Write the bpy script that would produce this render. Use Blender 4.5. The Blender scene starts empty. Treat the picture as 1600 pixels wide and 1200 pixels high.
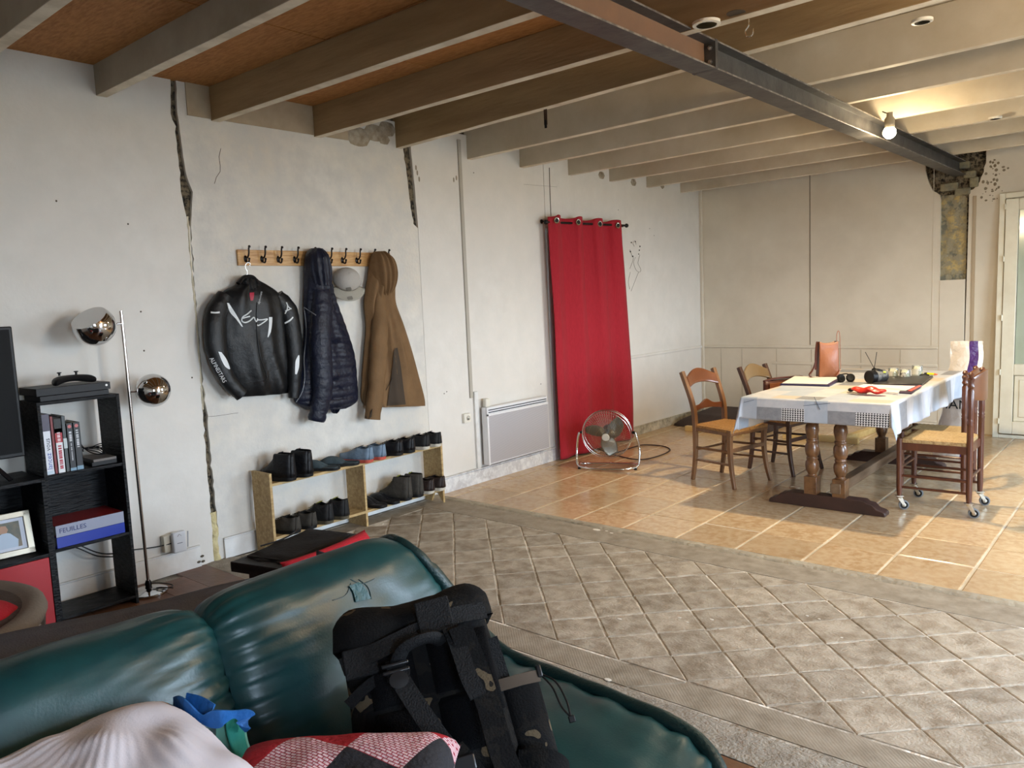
import bpy, bmesh, math, random
from math import sin, cos, pi, radians, sqrt, atan2, exp
from mathutils import Vector, Matrix, Euler, noise as mnoise
random.seed(7)
scn = bpy.context.scene
COL = scn.collection
# ------------------------------------------------------------------ camera
CAM = Vector((4.562, 0.0, 1.55)); FPX = 1218.0
def cam_axes(yaw, pitch, roll):
    cy, sy, cp, sp = cos(yaw), sin(yaw), cos(pitch), sin(pitch)
    f = Vector((sy*cp, cy*cp, sp)); r = Vector((cy, -sy, 0)); u = r.cross(f)
    return r*cos(roll)+u*sin(roll), -r*sin(roll)+u*cos(roll), f
CR, CU, CF = cam_axes(radians(-40.72), radians(-6.103), radians(-2.471))
cd = bpy.data.cameras.new('camera'); cam = bpy.data.objects.new('camera', cd); COL.objects.link(cam)
cd.sensor_fit = 'HORIZONTAL'; cd.sensor_width = 36.0; cd.lens = FPX/1600*36.0; cd.clip_start = 0.05
cam.matrix_world = Matrix(((CR.x, CU.x, -CF.x, CAM.x), (CR.y, CU.y, -CF.y, CAM.y), (CR.z, CU.z, -CF.z, CAM.z), (0, 0, 0, 1)))
scn.camera = cam
def ray(px, py): return CF + CR*((px-800)/FPX) - CU*((py-600)/FPX)
def onx(px, py, x=0.0): v = ray(px, py); return CAM + v*((x-CAM.x)/v.x)
def ony(px, py, y): v = ray(px, py); return CAM + v*((y-CAM.y)/v.y)
def onz(px, py, z=0.0): v = ray(px, py); return CAM + v*((z-CAM.z)/v.z)
# ------------------------------------------------------------------ world, lights, exposure
w = bpy.data.worlds.new('sky'); scn.world = w; w.use_nodes = True
nt = w.node_tree; nt.nodes.clear()
tc = nt.nodes.new('ShaderNodeTexCoord'); sx = nt.nodes.new('ShaderNodeSeparateXYZ')
rp = nt.nodes.new('ShaderNodeValToRGB'); bg = nt.nodes.new('ShaderNodeBackground'); wo = nt.nodes.new('ShaderNodeOutputWorld')
nt.links.new(tc.outputs['Generated'], sx.inputs[0]); nt.links.new(sx.outputs[2], rp.inputs[0])
nt.links.new(rp.outputs[0], bg.inputs[0]); nt.links.new(bg.outputs[0], wo.inputs[0])
rp.color_ramp.elements[0].position = 0.0; rp.color_ramp.elements[0].color = (0.74, 0.87, 1.0, 1)
rp.color_ramp.elements[1].position = 0.6; rp.color_ramp.elements[1].color = (0.46, 0.70, 1.0, 1)
bg.inputs[1].default_value = 30.0
def area(name, loc, rot, sx_, sy_, power, color, portal=False):
    l = bpy.data.lights.new(name, 'AREA'); l.shape = 'RECTANGLE'; l.size = sx_; l.size_y = sy_; l.energy = power; l.color = color
    o = bpy.data.objects.new(name, l); COL.objects.link(o); o.location = loc; o.rotation_euler = rot
    if portal: l.cycles.is_portal = True
    return o
RX = 6.5          # right wall
WINS = [(2.5, 3.9, 0.25, 2.12), (5.7, 7.5, 0.9, 2.12), (-.7, .3, 1.0, 2.12)]   # openings in the right wall: y0, y1, z0, z1 (last one added to light the foreground)
for k, (a, b, c, d) in enumerate(WINS):
    area('window_portal', (RX+0.02, (a+b)/2, (c+d)/2), (0, radians(90), 0), d-c, b-a, 1, (1, 1, 1), True)
scn.view_settings.view_transform = 'Standard'; scn.view_settings.look = 'None'
scn.view_settings.gamma = 1.0; scn.view_settings.use_curve_mapping = False
scn.view_settings.exposure = 0.20
# ------------------------------------------------------------------ helpers
class MB:
    def __init__(s): s.v = []; s.f = []; s.M = Matrix.Identity(4)
    def add(s, vs, fs, M=None):
        o = len(s.v); T = s.M @ M if M is not None else s.M
        s.v += [tuple(T @ Vector(p)) for p in vs]; s.f += [tuple(i+o for i in f) for f in fs]; return s
    def box(s, x0, x1, y0, y1, z0, z1, M=None):
        return s.add([(x0,y0,z0),(x1,y0,z0),(x1,y1,z0),(x0,y1,z0),(x0,y0,z1),(x1,y0,z1),(x1,y1,z1),(x0,y1,z1)],
                     [(3,2,1,0),(4,5,6,7),(0,1,5,4),(1,2,6,5),(2,3,7,6),(3,0,4,7)], M)
    def cbox(s, c, d, M=None): return s.box(c[0]-d[0]/2, c[0]+d[0]/2, c[1]-d[1]/2, c[1]+d[1]/2, c[2]-d[2]/2, c[2]+d[2]/2, M)
    def prism(s, poly, h0, h1, M=None):      # polygon in xy extruded in z
        n = len(poly); a = sum(poly[i][0]*poly[(i+1)%n][1]-poly[(i+1)%n][0]*poly[i][1] for i in range(n))
        if a < 0: poly = poly[::-1]
        vs = [(p[0], p[1], h0) for p in poly]+[(p[0], p[1], h1) for p in poly]
        fs = [tuple(range(n))[::-1], tuple(range(n, 2*n))]+[(i, (i+1) % n, n+(i+1) % n, n+i) for i in range(n)]
        return s.add(vs, fs, M)
    def tube(s, pts, r, n=8, closed=False, caps=True, flat=1.0, up=None):
        pts = [Vector(p) for p in pts]; m = len(pts); vs = []; fs = []
        R = r if isinstance(r, (list, tuple)) else [r]*m
        prev = None
        for i, p in enumerate(pts):
            if closed: t = pts[(i+1) % m]-pts[i-1]
            else: t = pts[min(i+1, m-1)]-pts[max(i-1, 0)]
            t = t.normalized() if t.length > 1e-9 else Vector((0, 0, 1))
            if up is not None: a = Vector(up)-t*t.dot(Vector(up))
            elif prev is None: a = Vector((0, 0, 1)) if abs(t.z) < .9 else Vector((1, 0, 0)); a = a-t*t.dot(a)
            else: a = prev-t*t.dot(prev)
            a.normalize(); prev = a; b = t.cross(a)
            for k in range(n):
                an = 2*pi*(k+.5)/n; vs.append(p+a*cos(an)*R[i]*flat+b*sin(an)*R[i])
        q = m if closed else m-1
        for i in range(q):
            for k in range(n):
                k2 = (k+1) % n; j = (i+1) % m
                fs.append((i*n+k, i*n+k2, j*n+k2, j*n+k))
        if caps and not closed: fs.append(tuple(range(n))[::-1]); fs.append(tuple(range((m-1)*n, m*n)))
        return s.add([tuple(v) for v in vs], fs)
    def ribbon(s, pts, w, t, side):          # flat strap: width w along side, thickness t
        pts = [Vector(p) for p in pts]; sd = Vector(side).normalized(); vs = []; fs = []
        W = w if isinstance(w, (list, tuple)) else [w]*len(pts)
        for i, p in enumerate(pts):
            d = (pts[min(i+1, len(pts)-1)]-pts[max(i-1, 0)]).normalized(); s2 = (sd-d*d.dot(sd)).normalized(); nn = d.cross(s2)
            for a, b in ((-1, -1), (1, -1), (1, 1), (-1, 1)): vs.append(p+s2*a*W[i]/2+nn*b*t/2)
        for i in range(len(pts)-1):
            for k in range(4): fs.append((i*4+k, i*4+(k+1) % 4, (i+1)*4+(k+1) % 4, (i+1)*4+k))
        fs.append((3, 2, 1, 0)); e = (len(pts)-1)*4; fs.append((e, e+1, e+2, e+3))
        return s.add([tuple(v) for v in vs], fs)
    def lathe(s, prof, n=20, M=None, axis='z'):
        vs = []; fs = []; m = len(prof)
        for (r, z) in prof:
            for k in range(n):
                a = 2*pi*k/n
                vs.append((r*cos(a), r*sin(a), z))
        for i in range(m-1):
            for k in range(n): fs.append((i*n+k, i*n+(k+1) % n, (i+1)*n+(k+1) % n, (i+1)*n+k))
        if prof[0][0] > 1e-6: fs.append(tuple(range(n))[::-1])
        if prof[-1][0] > 1e-6: fs.append(tuple(range((m-1)*n, m*n)))
        return s.add(vs, fs, M)
    def sphere(s, c, r, n=16, sc=(1, 1, 1), M=None):
        prof = [(sin(pi*i/(n//2)), -cos(pi*i/(n//2))) for i in range(n//2+1)]
        T = Matrix.Translation(c) @ Matrix.Diagonal((r*sc[0], r*sc[1], r*sc[2], 1))
        return s.lathe([(max(a, 1e-4), b) for a, b in prof], n, (M @ T) if M is not None else T)
    def grid(s, fn, nu, nv, cu=False, cv=False, M=None, thick=0):
        vs = [tuple(fn(i/(nu if cu else nu-1), j/(nv if cv else nv-1))) for i in range(nu) for j in range(nv)]
        fs = []
        for i in range(nu if cu else nu-1):
            for j in range(nv if cv else nv-1):
                i2, j2 = (i+1) % nu, (j+1) % nv
                fs.append((i*nv+j, i2*nv+j, i2*nv+j2, i*nv+j2))
        return s.add(vs, fs, M)
    def build(s, name, mat, parent=None, bevel=0, seg=2, smooth=45, solid=0, subd=0, weld=False):
        me = bpy.data.meshes.new(name); me.from_pydata(s.v, [], s.f)
        bm = bmesh.new(); bm.from_mesh(me)
        if weld: bmesh.ops.remove_doubles(bm, verts=bm.verts, dist=1e-4)
        bmesh.ops.recalc_face_normals(bm, faces=bm.faces); bm.to_mesh(me); bm.free()
        me.materials.append(mat)
        if smooth:
            me.shade_smooth(); me.set_sharp_from_angle(angle=radians(smooth))
        o = bpy.data.objects.new(name, me); COL.objects.link(o)
        if parent is not None: o.parent = parent
        if solid:
            md = o.modifiers.new('solid', 'SOLIDIFY'); md.thickness = solid; md.offset = 0
        if bevel:
            md = o.modifiers.new('bevel', 'BEVEL'); md.width = bevel; md.segments = seg; md.limit_method = 'ANGLE'; md.angle_limit = radians(40)
        if subd:
            md = o.modifiers.new('sub', 'SUBSURF'); md.levels = subd; md.render_levels = subd
        return o
def tag(o, label=None, cat=None, group=None, kind=None):
    if label: o['label'] = label
    if cat: o['category'] = cat
    if group: o['group'] = group
    if kind: o['kind'] = kind
    return o
def thing(name, label, cat, loc=(0, 0, 0), rot=(0, 0, 0), group=None):
    o = bpy.data.objects.new(name, None); COL.objects.link(o); o.location = loc
    o.rotation_euler = rot if isinstance(rot, (tuple, list)) else (0, 0, rot)
    o.empty_display_size = .1
    return tag(o, label, cat, group)
def copy_tree(o, parent=None):
    c = o.copy(); COL.objects.link(c)
    if parent is not None: c.parent = parent
    for ch in list(o.children): copy_tree(ch, c)
    return c
def RZ(a): return Matrix.Rotation(a, 4, 'Z')
def T(x, y, z): return Matrix.Translation((x, y, z))
def catmull(P, n=6):
    P = [Vector(p) for p in P]; out = []
    for i in range(len(P)-1):
        a = P[max(i-1, 0)]; b = P[i]; c = P[i+1]; d = P[min(i+2, len(P)-1)]
        for k in range(n):
            t = k/n; out.append(.5*((2*b)+(c-a)*t+(2*a-5*b+4*c-d)*t*t+(3*b-a-3*c+d)*t**3))
    return out+[P[-1]]
# materials ---------------------------------------------------------
def mat(name, col, rough=.6, metal=0.0, var=None, bump=None, spec=.5, coat=0, sheen=0, extra=None, alpha=None, trans=0, stretch=(1, 1, 1), emit=None):
    """var: (noise scale, second colour, contrast)  bump: (scale, strength)"""
    m = bpy.data.materials.new(name); m.use_nodes = True; n = m.node_tree; b = n.nodes['Principled BSDF']
    c4 = (*col, 1); b.inputs['Base Color'].default_value = c4
    b.inputs['Roughness'].default_value = rough; b.inputs['Metallic'].default_value = metal
    b.inputs['Specular IOR Level'].default_value = spec
    if coat: b.inputs['Coat Weight'].default_value = coat; b.inputs['Coat Roughness'].default_value = .15
    if sheen: b.inputs['Sheen Weight'].default_value = sheen
    if trans: b.inputs['Transmission Weight'].default_value = trans
    if alpha is not None: b.inputs['Alpha'].default_value = alpha
    if emit: b.inputs['Emission Color'].default_value = (*emit[0], 1); b.inputs['Emission Strength'].default_value = emit[1]
    tcn = n.nodes.new('ShaderNodeTexCoord'); mp = n.nodes.new('ShaderNodeMapping'); n.links.new(tcn.outputs['Object'], mp.inputs[0])
    mp.inputs['Scale'].default_value = stretch
    last = None
    if var:
        vs = var if isinstance(var, list) else [var]
        for (sc, c2, con) in vs:
            t = n.nodes.new('ShaderNodeTexNoise'); t.inputs['Scale'].default_value = sc; t.inputs['Detail'].default_value = 5; t.inputs['Roughness'].default_value = .6
            n.links.new(mp.outputs[0], t.inputs['Vector'])
            r = n.nodes.new('ShaderNodeValToRGB'); r.color_ramp.elements[0].position = .5-con; r.color_ramp.elements[1].position = .5+con*.9
            n.links.new(t.outputs['Fac'], r.inputs[0])
            mx = n.nodes.new('ShaderNodeMix'); mx.data_type = 'RGBA'
            n.links.new(r.outputs[0], mx.inputs[0])
            if last is None: mx.inputs[6].default_value = c4
            else: n.links.new(last, mx.inputs[6])
            mx.inputs[7].default_value = (*c2, 1); last = mx.outputs[2]
        n.links.new(last, b.inputs['Base Color'])
    if bump:
        bs = bump if isinstance(bump, list) else [bump]; prev = None
        for (sc, st) in bs:
            t = n.nodes.new('ShaderNodeTexNoise'); t.inputs['Scale'].default_value = sc; t.inputs['Detail'].default_value = 4
            n.links.new(mp.outputs[0], t.inputs['Vector'])
            bn = n.nodes.new('ShaderNodeBump'); bn.inputs['Strength'].default_value = st; bn.inputs['Distance'].default_value = .02
            n.links.new(t.outputs['Fac'], bn.inputs['Height'])
            if prev: n.links.new(prev, bn.inputs['Normal'])
            prev = bn.outputs[0]
        n.links.new(prev, b.inputs['Normal'])
    if extra: extra(m, n, b, mp, last)
    return m
def rgb(r, g, b):      # sRGB 0-255 to linear
    f = lambda c: (c/255/12.92) if c/255 <= .04045 else ((c/255+.055)/1.055)**2.4
    return (f(r), f(g), f(b))
# ------------------------------------------------------------------ materials of the room
XWALL = Matrix(((0, 0, 1, 0), (1, 0, 0, 0), (0, 1, 0, 0), (0, 0, 0, 1)))     # polygon (y,z) extruded along x
YWALL = Matrix(((1, 0, 0, 0), (0, 0, 1, 0), (0, 1, 0, 0), (0, 0, 0, 1)))     # polygon (x,z) extruded along y
M_wall = mat('wall_paint', rgb(226, 223, 217), .85, var=[(1.3, rgb(220, 214, 206), .25), (5, rgb(217, 213, 206), .15)], bump=[(2, .06), (40, .06)])
M_wallr = mat('rough_plaster', rgb(224, 221, 214), .9, var=[(1.6, rgb(214, 207, 195), .2), (7, rgb(206, 203, 197), .15)], bump=[(3, .16), (45, .14)])
M_wallb = mat('back_wall_paint', rgb(218, 209, 192), .8, var=[(1.5, rgb(206, 196, 178), .15)], bump=[(30, .08)])
M_base = mat('baseboard_paint', rgb(226, 226, 224), .6, var=[(9, rgb(208, 206, 202), .2)], bump=(14, .1))
M_stone = mat('crack_rubble', rgb(60, 53, 43), .95, var=[(14, rgb(26, 22, 18), .12), (34, rgb(118, 106, 86), .07)], bump=[(25, .6), (80, .4)])
M_foam = mat('filler_foam', rgb(222, 208, 160), .9, var=(20, rgb(196, 178, 130), .2), bump=(30, .8))
M_osb = mat('osb_board', rgb(166, 112, 58), .75, var=[(3, rgb(140, 88, 42), .2), (16, rgb(178, 124, 70), .15)], bump=(30, .15), stretch=(1, 4, 1))
M_joist_a = mat('joist_grey_paint', rgb(172, 164, 148), .65, var=(3, rgb(150, 140, 122), .2), bump=(20, .1))
M_joist_b = mat('joist_tan_wood', rgb(168, 142, 104), .7, var=(4, rgb(142, 116, 82), .2), bump=(20, .15), stretch=(.4, 3, 3))
M_joist_c = mat('joist_white_paint', rgb(204, 193, 174), .65, var=(3, rgb(186, 173, 150), .2), bump=(20, .1))
M_joist_u = mat('joist_underside_pale', rgb(222, 212, 192), .6, var=(6, rgb(194, 182, 160), .12))  # paler tone for the downward faces of every joist
M_ceil = mat('ceiling_paint', rgb(190, 178, 156), .8, var=(3, rgb(165, 150, 125), .2))
M_steel = mat('beam_steel', rgb(72, 70, 70), .5, .3, spec=.3, var=[(3, rgb(58, 56, 56), .2), (9, rgb(86, 84, 82), .15)], bump=(30, .1))
M_rust = mat('beam_primer', rgb(128, 98, 76), .6, .1, spec=.3, var=[(5, rgb(118, 92, 74), .15)], bump=(30, .1))
M_edge = mat('beam_pale_edge', rgb(150, 144, 136), .4, .4, var=(20, rgb(96, 90, 86), .1))  # paler steel for the side faces of the flanges
M_bolt = mat('zinc', rgb(190, 190, 186), .3, 1)
def floor_tile(nm, c, c2, rough, sc=3, bump=(25, .06), spec=.5):
    def ex(m, n, b, mp, last):      # each tile takes its own slight tone
        oi = n.nodes.new('ShaderNodeObjectInfo'); h = n.nodes.new('ShaderNodeHueSaturation')
        ma = n.nodes.new('ShaderNodeMapRange'); ma.inputs[3].default_value = .88; ma.inputs[4].default_value = 1.1
        n.links.new(oi.outputs['Random'], ma.inputs[0]); n.links.new(ma.outputs[0], h.inputs['Value']); n.links.new(last, h.inputs['Color'])
        n.links.new(h.outputs[0], b.inputs['Base Color'])
        ad = n.nodes.new('ShaderNodeVectorMath'); n.links.new(mp.outputs[0], ad.inputs[0])
        sc_ = n.nodes.new('ShaderNodeMath'); sc_.operation = 'MULTIPLY'; sc_.inputs[1].default_value = 37; n.links.new(oi.outputs['Random'], sc_.inputs[0])
        n.links.new(sc_.outputs[0], ad.inputs[1])
        for x in n.nodes:
            if x.type == 'TEX_NOISE': n.links.new(ad.outputs[0], x.inputs['Vector'])
    return mat(nm, c, rough, var=[(sc, c2, .15)] if not isinstance(c2, list) else c2, bump=bump, extra=ex, spec=spec)
M_tile = floor_tile('beige_tile', rgb(196, 166, 128), [(4, rgb(182, 148, 108), .15), (22, rgb(202, 176, 140), .1)], .22, bump=(6, .04))
M_ctile = floor_tile('cement_tile', rgb(156, 143, 124), [(3.2, rgb(136, 122, 103), .25), (11, rgb(180, 169, 152), .13)], .8, bump=[(12, .25), (90, .25)])
def comb(m, n, b, mp, last):
    wv = n.nodes.new('ShaderNodeTexWave'); wv.inputs['Scale'].default_value = 40; wv.inputs['Distortion'].default_value = 2.5; wv.bands_direction = 'DIAGONAL'
    n.links.new(mp.outputs[0], wv.inputs['Vector']); bn = n.nodes.new('ShaderNodeBump'); bn.inputs['Strength'].default_value = .12; bn.inputs['Distance'].default_value = .004
    n.links.new(wv.outputs['Fac'], bn.inputs['Height']); n.links.new(bn.outputs[0], b.inputs['Normal'])
M_comb = mat('combed_cement', rgb(148, 136, 118), .85, var=[(4, rgb(130, 119, 102), .2), (11, rgb(162, 151, 134), .15)], extra=comb)
M_cem = mat('cement_screed', rgb(154, 145, 131), .9, var=[(3, rgb(132, 123, 111), .25), (14, rgb(162, 154, 140), .15)], bump=[(18, .5), (90, .4)])
M_grout = mat('lime_grout', rgb(240, 232, 218), .9, var=[(5, rgb(140, 128, 110), .10)], bump=(40, .6))
M_grout2 = mat('white_grout', rgb(226, 216, 198), .85, var=[(3, rgb(190, 176, 152), .15)], bump=(30, .3))
M_plank = floor_tile('laminate_plank', rgb(128, 88, 62), [(3, rgb(104, 70, 48), .15)], .45, bump=(40, .1))
# ------------------------------------------------------------------ floor
floor = MB().box(-.3, RX+.3, -1.8, 9.4, -.15, -.012).build('floor', M_cem); tag(floor, kind='structure')
def child_mesh(name, me, parent, loc, rot=0):
    o = bpy.data.objects.new(name, me); COL.objects.link(o); o.parent = parent; o.location = loc; o.rotation_euler = (0, 0, rot); return o
Y0 = 4.315
MB().box(0.0, RX, Y0+.004, 9.0, -.013, -.0035).build('grout_bed', M_grout2, floor)
def slab_mesh(poly, mt, z0=-.012, z1=0.0, ch=.003):
    cx = sum(p[0] for p in poly)/len(poly); cy = sum(p[1] for p in poly)/len(poly)
    q = [(cx+(p[0]-cx)*(1-ch*2/max(.05, math.hypot(p[0]-cx, p[1]-cy))), cy+(p[1]-cy)*(1-ch*2/max(.05, math.hypot(p[0]-cx, p[1]-cy)))) for p in poly]
    n = len(poly); vs = [(*p, z0) for p in poly]+[(*p, z1-ch*.6) for p in poly]+[(*p, z1) for p in q]; fs = [tuple(range(2*n, 3*n))]
    for r in (0, 1):
        fs += [(r*n+i, r*n+(i+1) % n, (r+1)*n+(i+1) % n, (r+1)*n+i) for i in range(n)]
    me = bpy.data.meshes.new('tile'); me.from_pydata(vs, [], fs); me.materials.append(mt); me.update(); return me
tw, td = .385, .3945
sq = slab_mesh([(0, 0), (tw, 0), (tw, td), (0, td)], M_tile)
for i in range(-10, 7):
    xa = 3.768+.4*i+.0065
    off = random.uniform(-.02, .02)
    for j in range(0, 12):
        ya = 4.715+.4*(j-1)+.0025+off
        ya0 = max(ya, Y0); yb = min(ya+td, 8.995); x0 = max(xa, .003); x1 = min(xa+tw, RX)
        if j == 0: ya0 = Y0
        if x1-x0 < .05 or yb-ya0 < .03: continue
        if x1-x0 > tw-.001 and yb-ya0 > td-.001: child_mesh('tile', sq, floor, (x0, ya0, random.uniform(-.0008, .0008)))
        else: child_mesh('tile', slab_mesh([(0, 0), (x1-x0, 0), (x1-x0, yb-ya0), (0, yb-ya0)], M_tile), floor, (x0, ya0, 0))
# diagonal cement tiles between y 2.68 and 3.99
S = .3265; XB = 3.109; YT, YB = 3.99, 2.68
MB().box(.03, 5.75, 2.49, 4.17, -.013, -.0030).build('joint_bed', M_grout, floor)
g = .0055
full = slab_mesh([(0, -S/2+g), (S/2-g, 0), (0, S/2-g), (-S/2+g, 0)], M_ctile, ch=.004)
up_ = slab_mesh([(-S/2+1.8*g, 0), (0, -S/2+g), (S/2-1.8*g, 0)], M_ctile, ch=.004)
dn_ = slab_mesh([(-S/2+1.8*g, 0), (S/2-1.8*g, 0), (0, S/2-g)], M_ctile, ch=.004)
lf_ = slab_mesh([(0, -S/2+1.8*g), (S/2-g, 0), (0, S/2-1.8*g)], M_ctile, ch=.004)
for i in range(-18, 17):
    for j in range(0, 9):
        cx = XB+i*S/2+0.0; cy = YT-j*S/2
        if (i+j) % 2 == 0: continue
        if cx < .22 or cx > 5.6: continue
        nm, me = 'cement_tile', full
        dz = random.uniform(-.0004, .0015)
        if cx < .22+S*.3: me = lf_
        if j == 0: me = up_; cy -= 1.5*g
        if j == 8: me = dn_; cy += 1.5*g
        child_mesh(nm, me, floor, (cx, cy, dz))
for k in range(-3, 3):        # border strips with mitred joints
    a = XB+k*1.306; b = a+1.306; a = max(a, .06)
    if a > 5.6: break
    child_mesh('border_tile', slab_mesh([(a+.003, YT+.004), (b-.003, YT+.004), (b+.165, YT+.17), (a+.171 if k > -3 else a, YT+.17)], M_comb), floor, (0, 0, 0))
    child_mesh('border_tile', slab_mesh([(a-.165 if k > -3 else a, YB-.17), (b-.171, YB-.17), (b-.003, YB-.004), (a+.003, YB-.004)], M_comb), floor, (0, 0, 0))
child_mesh('border_tile', slab_mesh([(.05, YB), (.218, YB), (.218, YT), (.05, YT)], M_comb), floor, (0, 0, 0))
# uneven screed strips
def rough_strip(name, x0, x1, y0, y1, z, amp, nx, mt):
    def f(u, v):
        x = x0+(x1-x0)*u; e = .012*mnoise.noise(Vector((x*3, y0*7+v*3, 1)))+.006*mnoise.noise(Vector((x*17, v*5, 2)))
        y = y0+(y1-y0)*v + (e if v in (0, 1) else 0); return (x, y, z*(1 if 0 < v < 1 else -.6)+amp*mnoise.noise(Vector((x*9, y*9, 3))))
    return MB().grid(f, nx, 6).build(name, mt, floor, smooth=60)
M_kerb = mat('pale_cement', rgb(176, 166, 146), .9, var=[(5, rgb(150, 140, 122), .2)], bump=[(25, .6)])
rough_strip('screed_strip', 0, 6.5, 4.215, 4.309, .010, .003, 220, M_kerb)
MB().box(1.2, 6.5, 4.307, 4.315, -.010, .0012).build('edge_gap', mat('gap_dark', rgb(60, 54, 46), .95), floor)
rough_strip('screed_strip', 0, 6.5, 2.30, 2.50, .004, .004, 220, M_cem)
rough_strip('screed_strip', 0, 6.5, 4.13, 4.24, .002, .003, 160, M_comb)
pm = slab_mesh([(0, 0), (1.19, 0), (1.19, .188), (0, .188)], M_plank, ch=.0015)
for j in range(17):
    y = 2.30-.19*(j+1)
    for i in range(-1, 6):
        x = i*1.194+(j % 3)*.4-.3
        x0 = max(x, .003); x1 = min(x+1.19, RX)
        if x1-x0 < .1: continue
        if x1-x0 < 1.18: child_mesh('floor_plank', slab_mesh([(0, 0), (x1-x0, 0), (x1-x0, .188), (0, .188)], M_plank, ch=.0015), floor, (x0, y, 0))
        else: child_mesh('floor_plank', pm, floor, (x0, y, 0))
# ------------------------------------------------------------------ left wall with its cracks and the doorway behind the curtain
ZT = 2.93
yz = lambda pts: [(p.y, p.z) for p in (onx(*q) for q in pts)]
cl = yz([(266.7,130),(266.7,177),(273,197),(280,260),(283,300),(290,335),(297,356),(301,420),(306,483),(316.5,641),(323,727),(330,807),(334,870)])
cr = yz([(275,130),(277,177),(280,197),(285,233),(288,255),(291.7,277),(301.7,300),(300,317),(298.5,356),(302.5,420),(307.2,483),(317.5,600),(323,642),(330.7,727),(338,800),(341.7,833),(337,870)])
def rough_edge(P, amp, sgn):
    out = []
    for i in range(len(P)-1):
        a, b = P[i], P[i+1]; n = max(1, int(abs(a[1]-b[1])/.03))
        for k in range(n):
            t = k/n; y = a[0]+(b[0]-a[0])*t; z = a[1]+(b[1]-a[1])*t
            out.append((y+amp*mnoise.noise(Vector((z*22, sgn*5, 0))), z))
    return out+[P[-1]]
cl = [(cl[0][0], ZT)]+rough_edge(cl, .011, 1)+[(cl[-1][0], 0)]
cr = [(cr[0][0], ZT)]+rough_edge(cr, .014, -1)+[(cr[-1][0], 0)]
dl = yz([(630,235),(636,275),(640,312),(646,350)]); dr = yz([(642,235),(647.5,287),(651,330),(653,350)])
dl = [(dl[0][0], ZT)]+rough_edge(dl, .010, 2)+[(dr[-1][0]-.004, dl[-1][1]-.03), (dr[-1][0]-.002, 0)]
dr = [(dr[0][0], ZT)]+rough_edge(dr, .004, 3)+[(dr[-1][0], 0)]
DY0, DY1, DZ = 5.95, 7.12, 2.14
wl = MB().box(-.35, -.022, -1.8, DY0, 0, ZT+.1).box(-.35, -.022, DY1, 9.3, 0, ZT+.1).box(-.35, -.022, DY0, DY1, DZ, ZT+.1).build('wall_left', M_stone); tag(wl, kind='structure')
MB().prism([(-1.8, 0), (-1.8, ZT)]+cl, -.022, 0, XWALL).build('plaster_panel', M_wall, wl, smooth=0)
MB().prism(cr+dl[::-1], -.022, 0, XWALL).build('plaster_panel', M_wallr, wl, smooth=0)
MB().prism(dr+[(DY0, 0), (DY0, DZ), (5.875, DZ), (5.875, ZT)], -.022, 0, XWALL).build('plaster_panel', M_wall, wl, smooth=0)
MB().prism([(5.883, DZ), (DY1, DZ), (DY1, 0), (9.0, 0), (9.0, ZT), (5.883, ZT)], -.022, 0, XWALL).build('plaster_panel', M_wall, wl, smooth=0)
for (y0, y1) in ((2.43, 2.58), (2.645, 3.33), (3.40, 3.62)):
    MB().box(0, .008, y0, y1, 2.735, ZT+.02).build('frieze_panel', mat('frieze_paint', rgb(182, 164, 138), .7, var=(4, rgb(158, 140, 114), .2)), wl)
# foam filler in the crack, low down and half way up
def blob_strip(P, wd, name, mt, x0=-.02):
    def f(u, v):
        i = u*(len(P)-1); k = min(int(i), len(P)-2); t = i-k
        y = P[k][0]+(P[k+1][0]-P[k][0])*t; z = P[k][1]+(P[k+1][1]-P[k][1])*t
        n = mnoise.noise(Vector((y*30, z*30, v*3)))
        return (x0+.026*sin(pi*v)+.006*n, y+wd*(v-.5)*(1+.3*n), z)
    return MB().grid(f, 40, 7).build(name, mt, wl)
blob_strip(yz([(333,800),(337,835),(339,862),(341,878)]), .075, 'foam_filler', M_foam)
blob_strip(yz([(293,338),(297,395),(301,440),(307,500),(313,580),(317,640)]), .03, 'plaster_filler', mat('old_filler', rgb(216, 206, 184), .9, var=(15, rgb(196, 186, 160), .2), bump=(30, .6)), -.022)
# hairline cracks and chips
mk = mat('hairline_crack', rgb(88, 80, 68), .95)
def hair(pts, r=.0018, parent=None, f=onx, name='hairline_crack', m=mk):
    P = [f(*q) for q in pts]; P = [p+Vector((.0005, 0, 0)) if f is onx else p for p in P]
    MB().tube(P, r, 4).build(name, m, parent or wl)
hair([(345,232),(342,245),(344,258),(344,268),(338,277),(335,287)])
hair([(325,651),(338,650),(352,648),(372,645)], .0014)
hair([(737,210),(741,226)], .001); hair([(858,262),(859,300),(860.5,338)], .005)
hair([(818,288),(870,292)], .001)
for q in [(88,314),(200,350),(220,487),(225,548),(300,590),(590,560),(845,600),(740,270),(694,615),(698,612),(1015,357),(1022,368),(966,328)]:
    p = onx(*q); MB().sphere((0, p.y, p.z), .006, 6, (.4, 1, 1)).build('wall_chip', mk, wl)
chips = MB()
for q in [(650,262),(652,270),(655,280),(713,278),(709,281)]:
    p = onx(*q); chips.sphere((0, p.y, p.z), .014, 7, (.25, .7, 1.6))
chips.build('flaked_paint', mat('flaked_paint', rgb(150, 140, 122), .9), wl)
# broken plaster around the joist ends
brk = MB()
for q, r in [((560,218),.10),((585,212),.09),((605,206),.08),((455,168),.05),((900,264),.06),((940,277),.06),((990,288),.06),((1035,294),.05),((300,132),.05),((600,222),.06)]:
    p = onx(*q); brk.sphere((-.01, p.y, p.z+.02), r, 9, (.3, 1.3, .8))
brk.build('broken_plaster', mat('broken_plaster', rgb(178, 166, 148), .95, var=(18, rgb(140, 126, 106), .15), bump=[(12, .9), (50, .5)]), wl)
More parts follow.
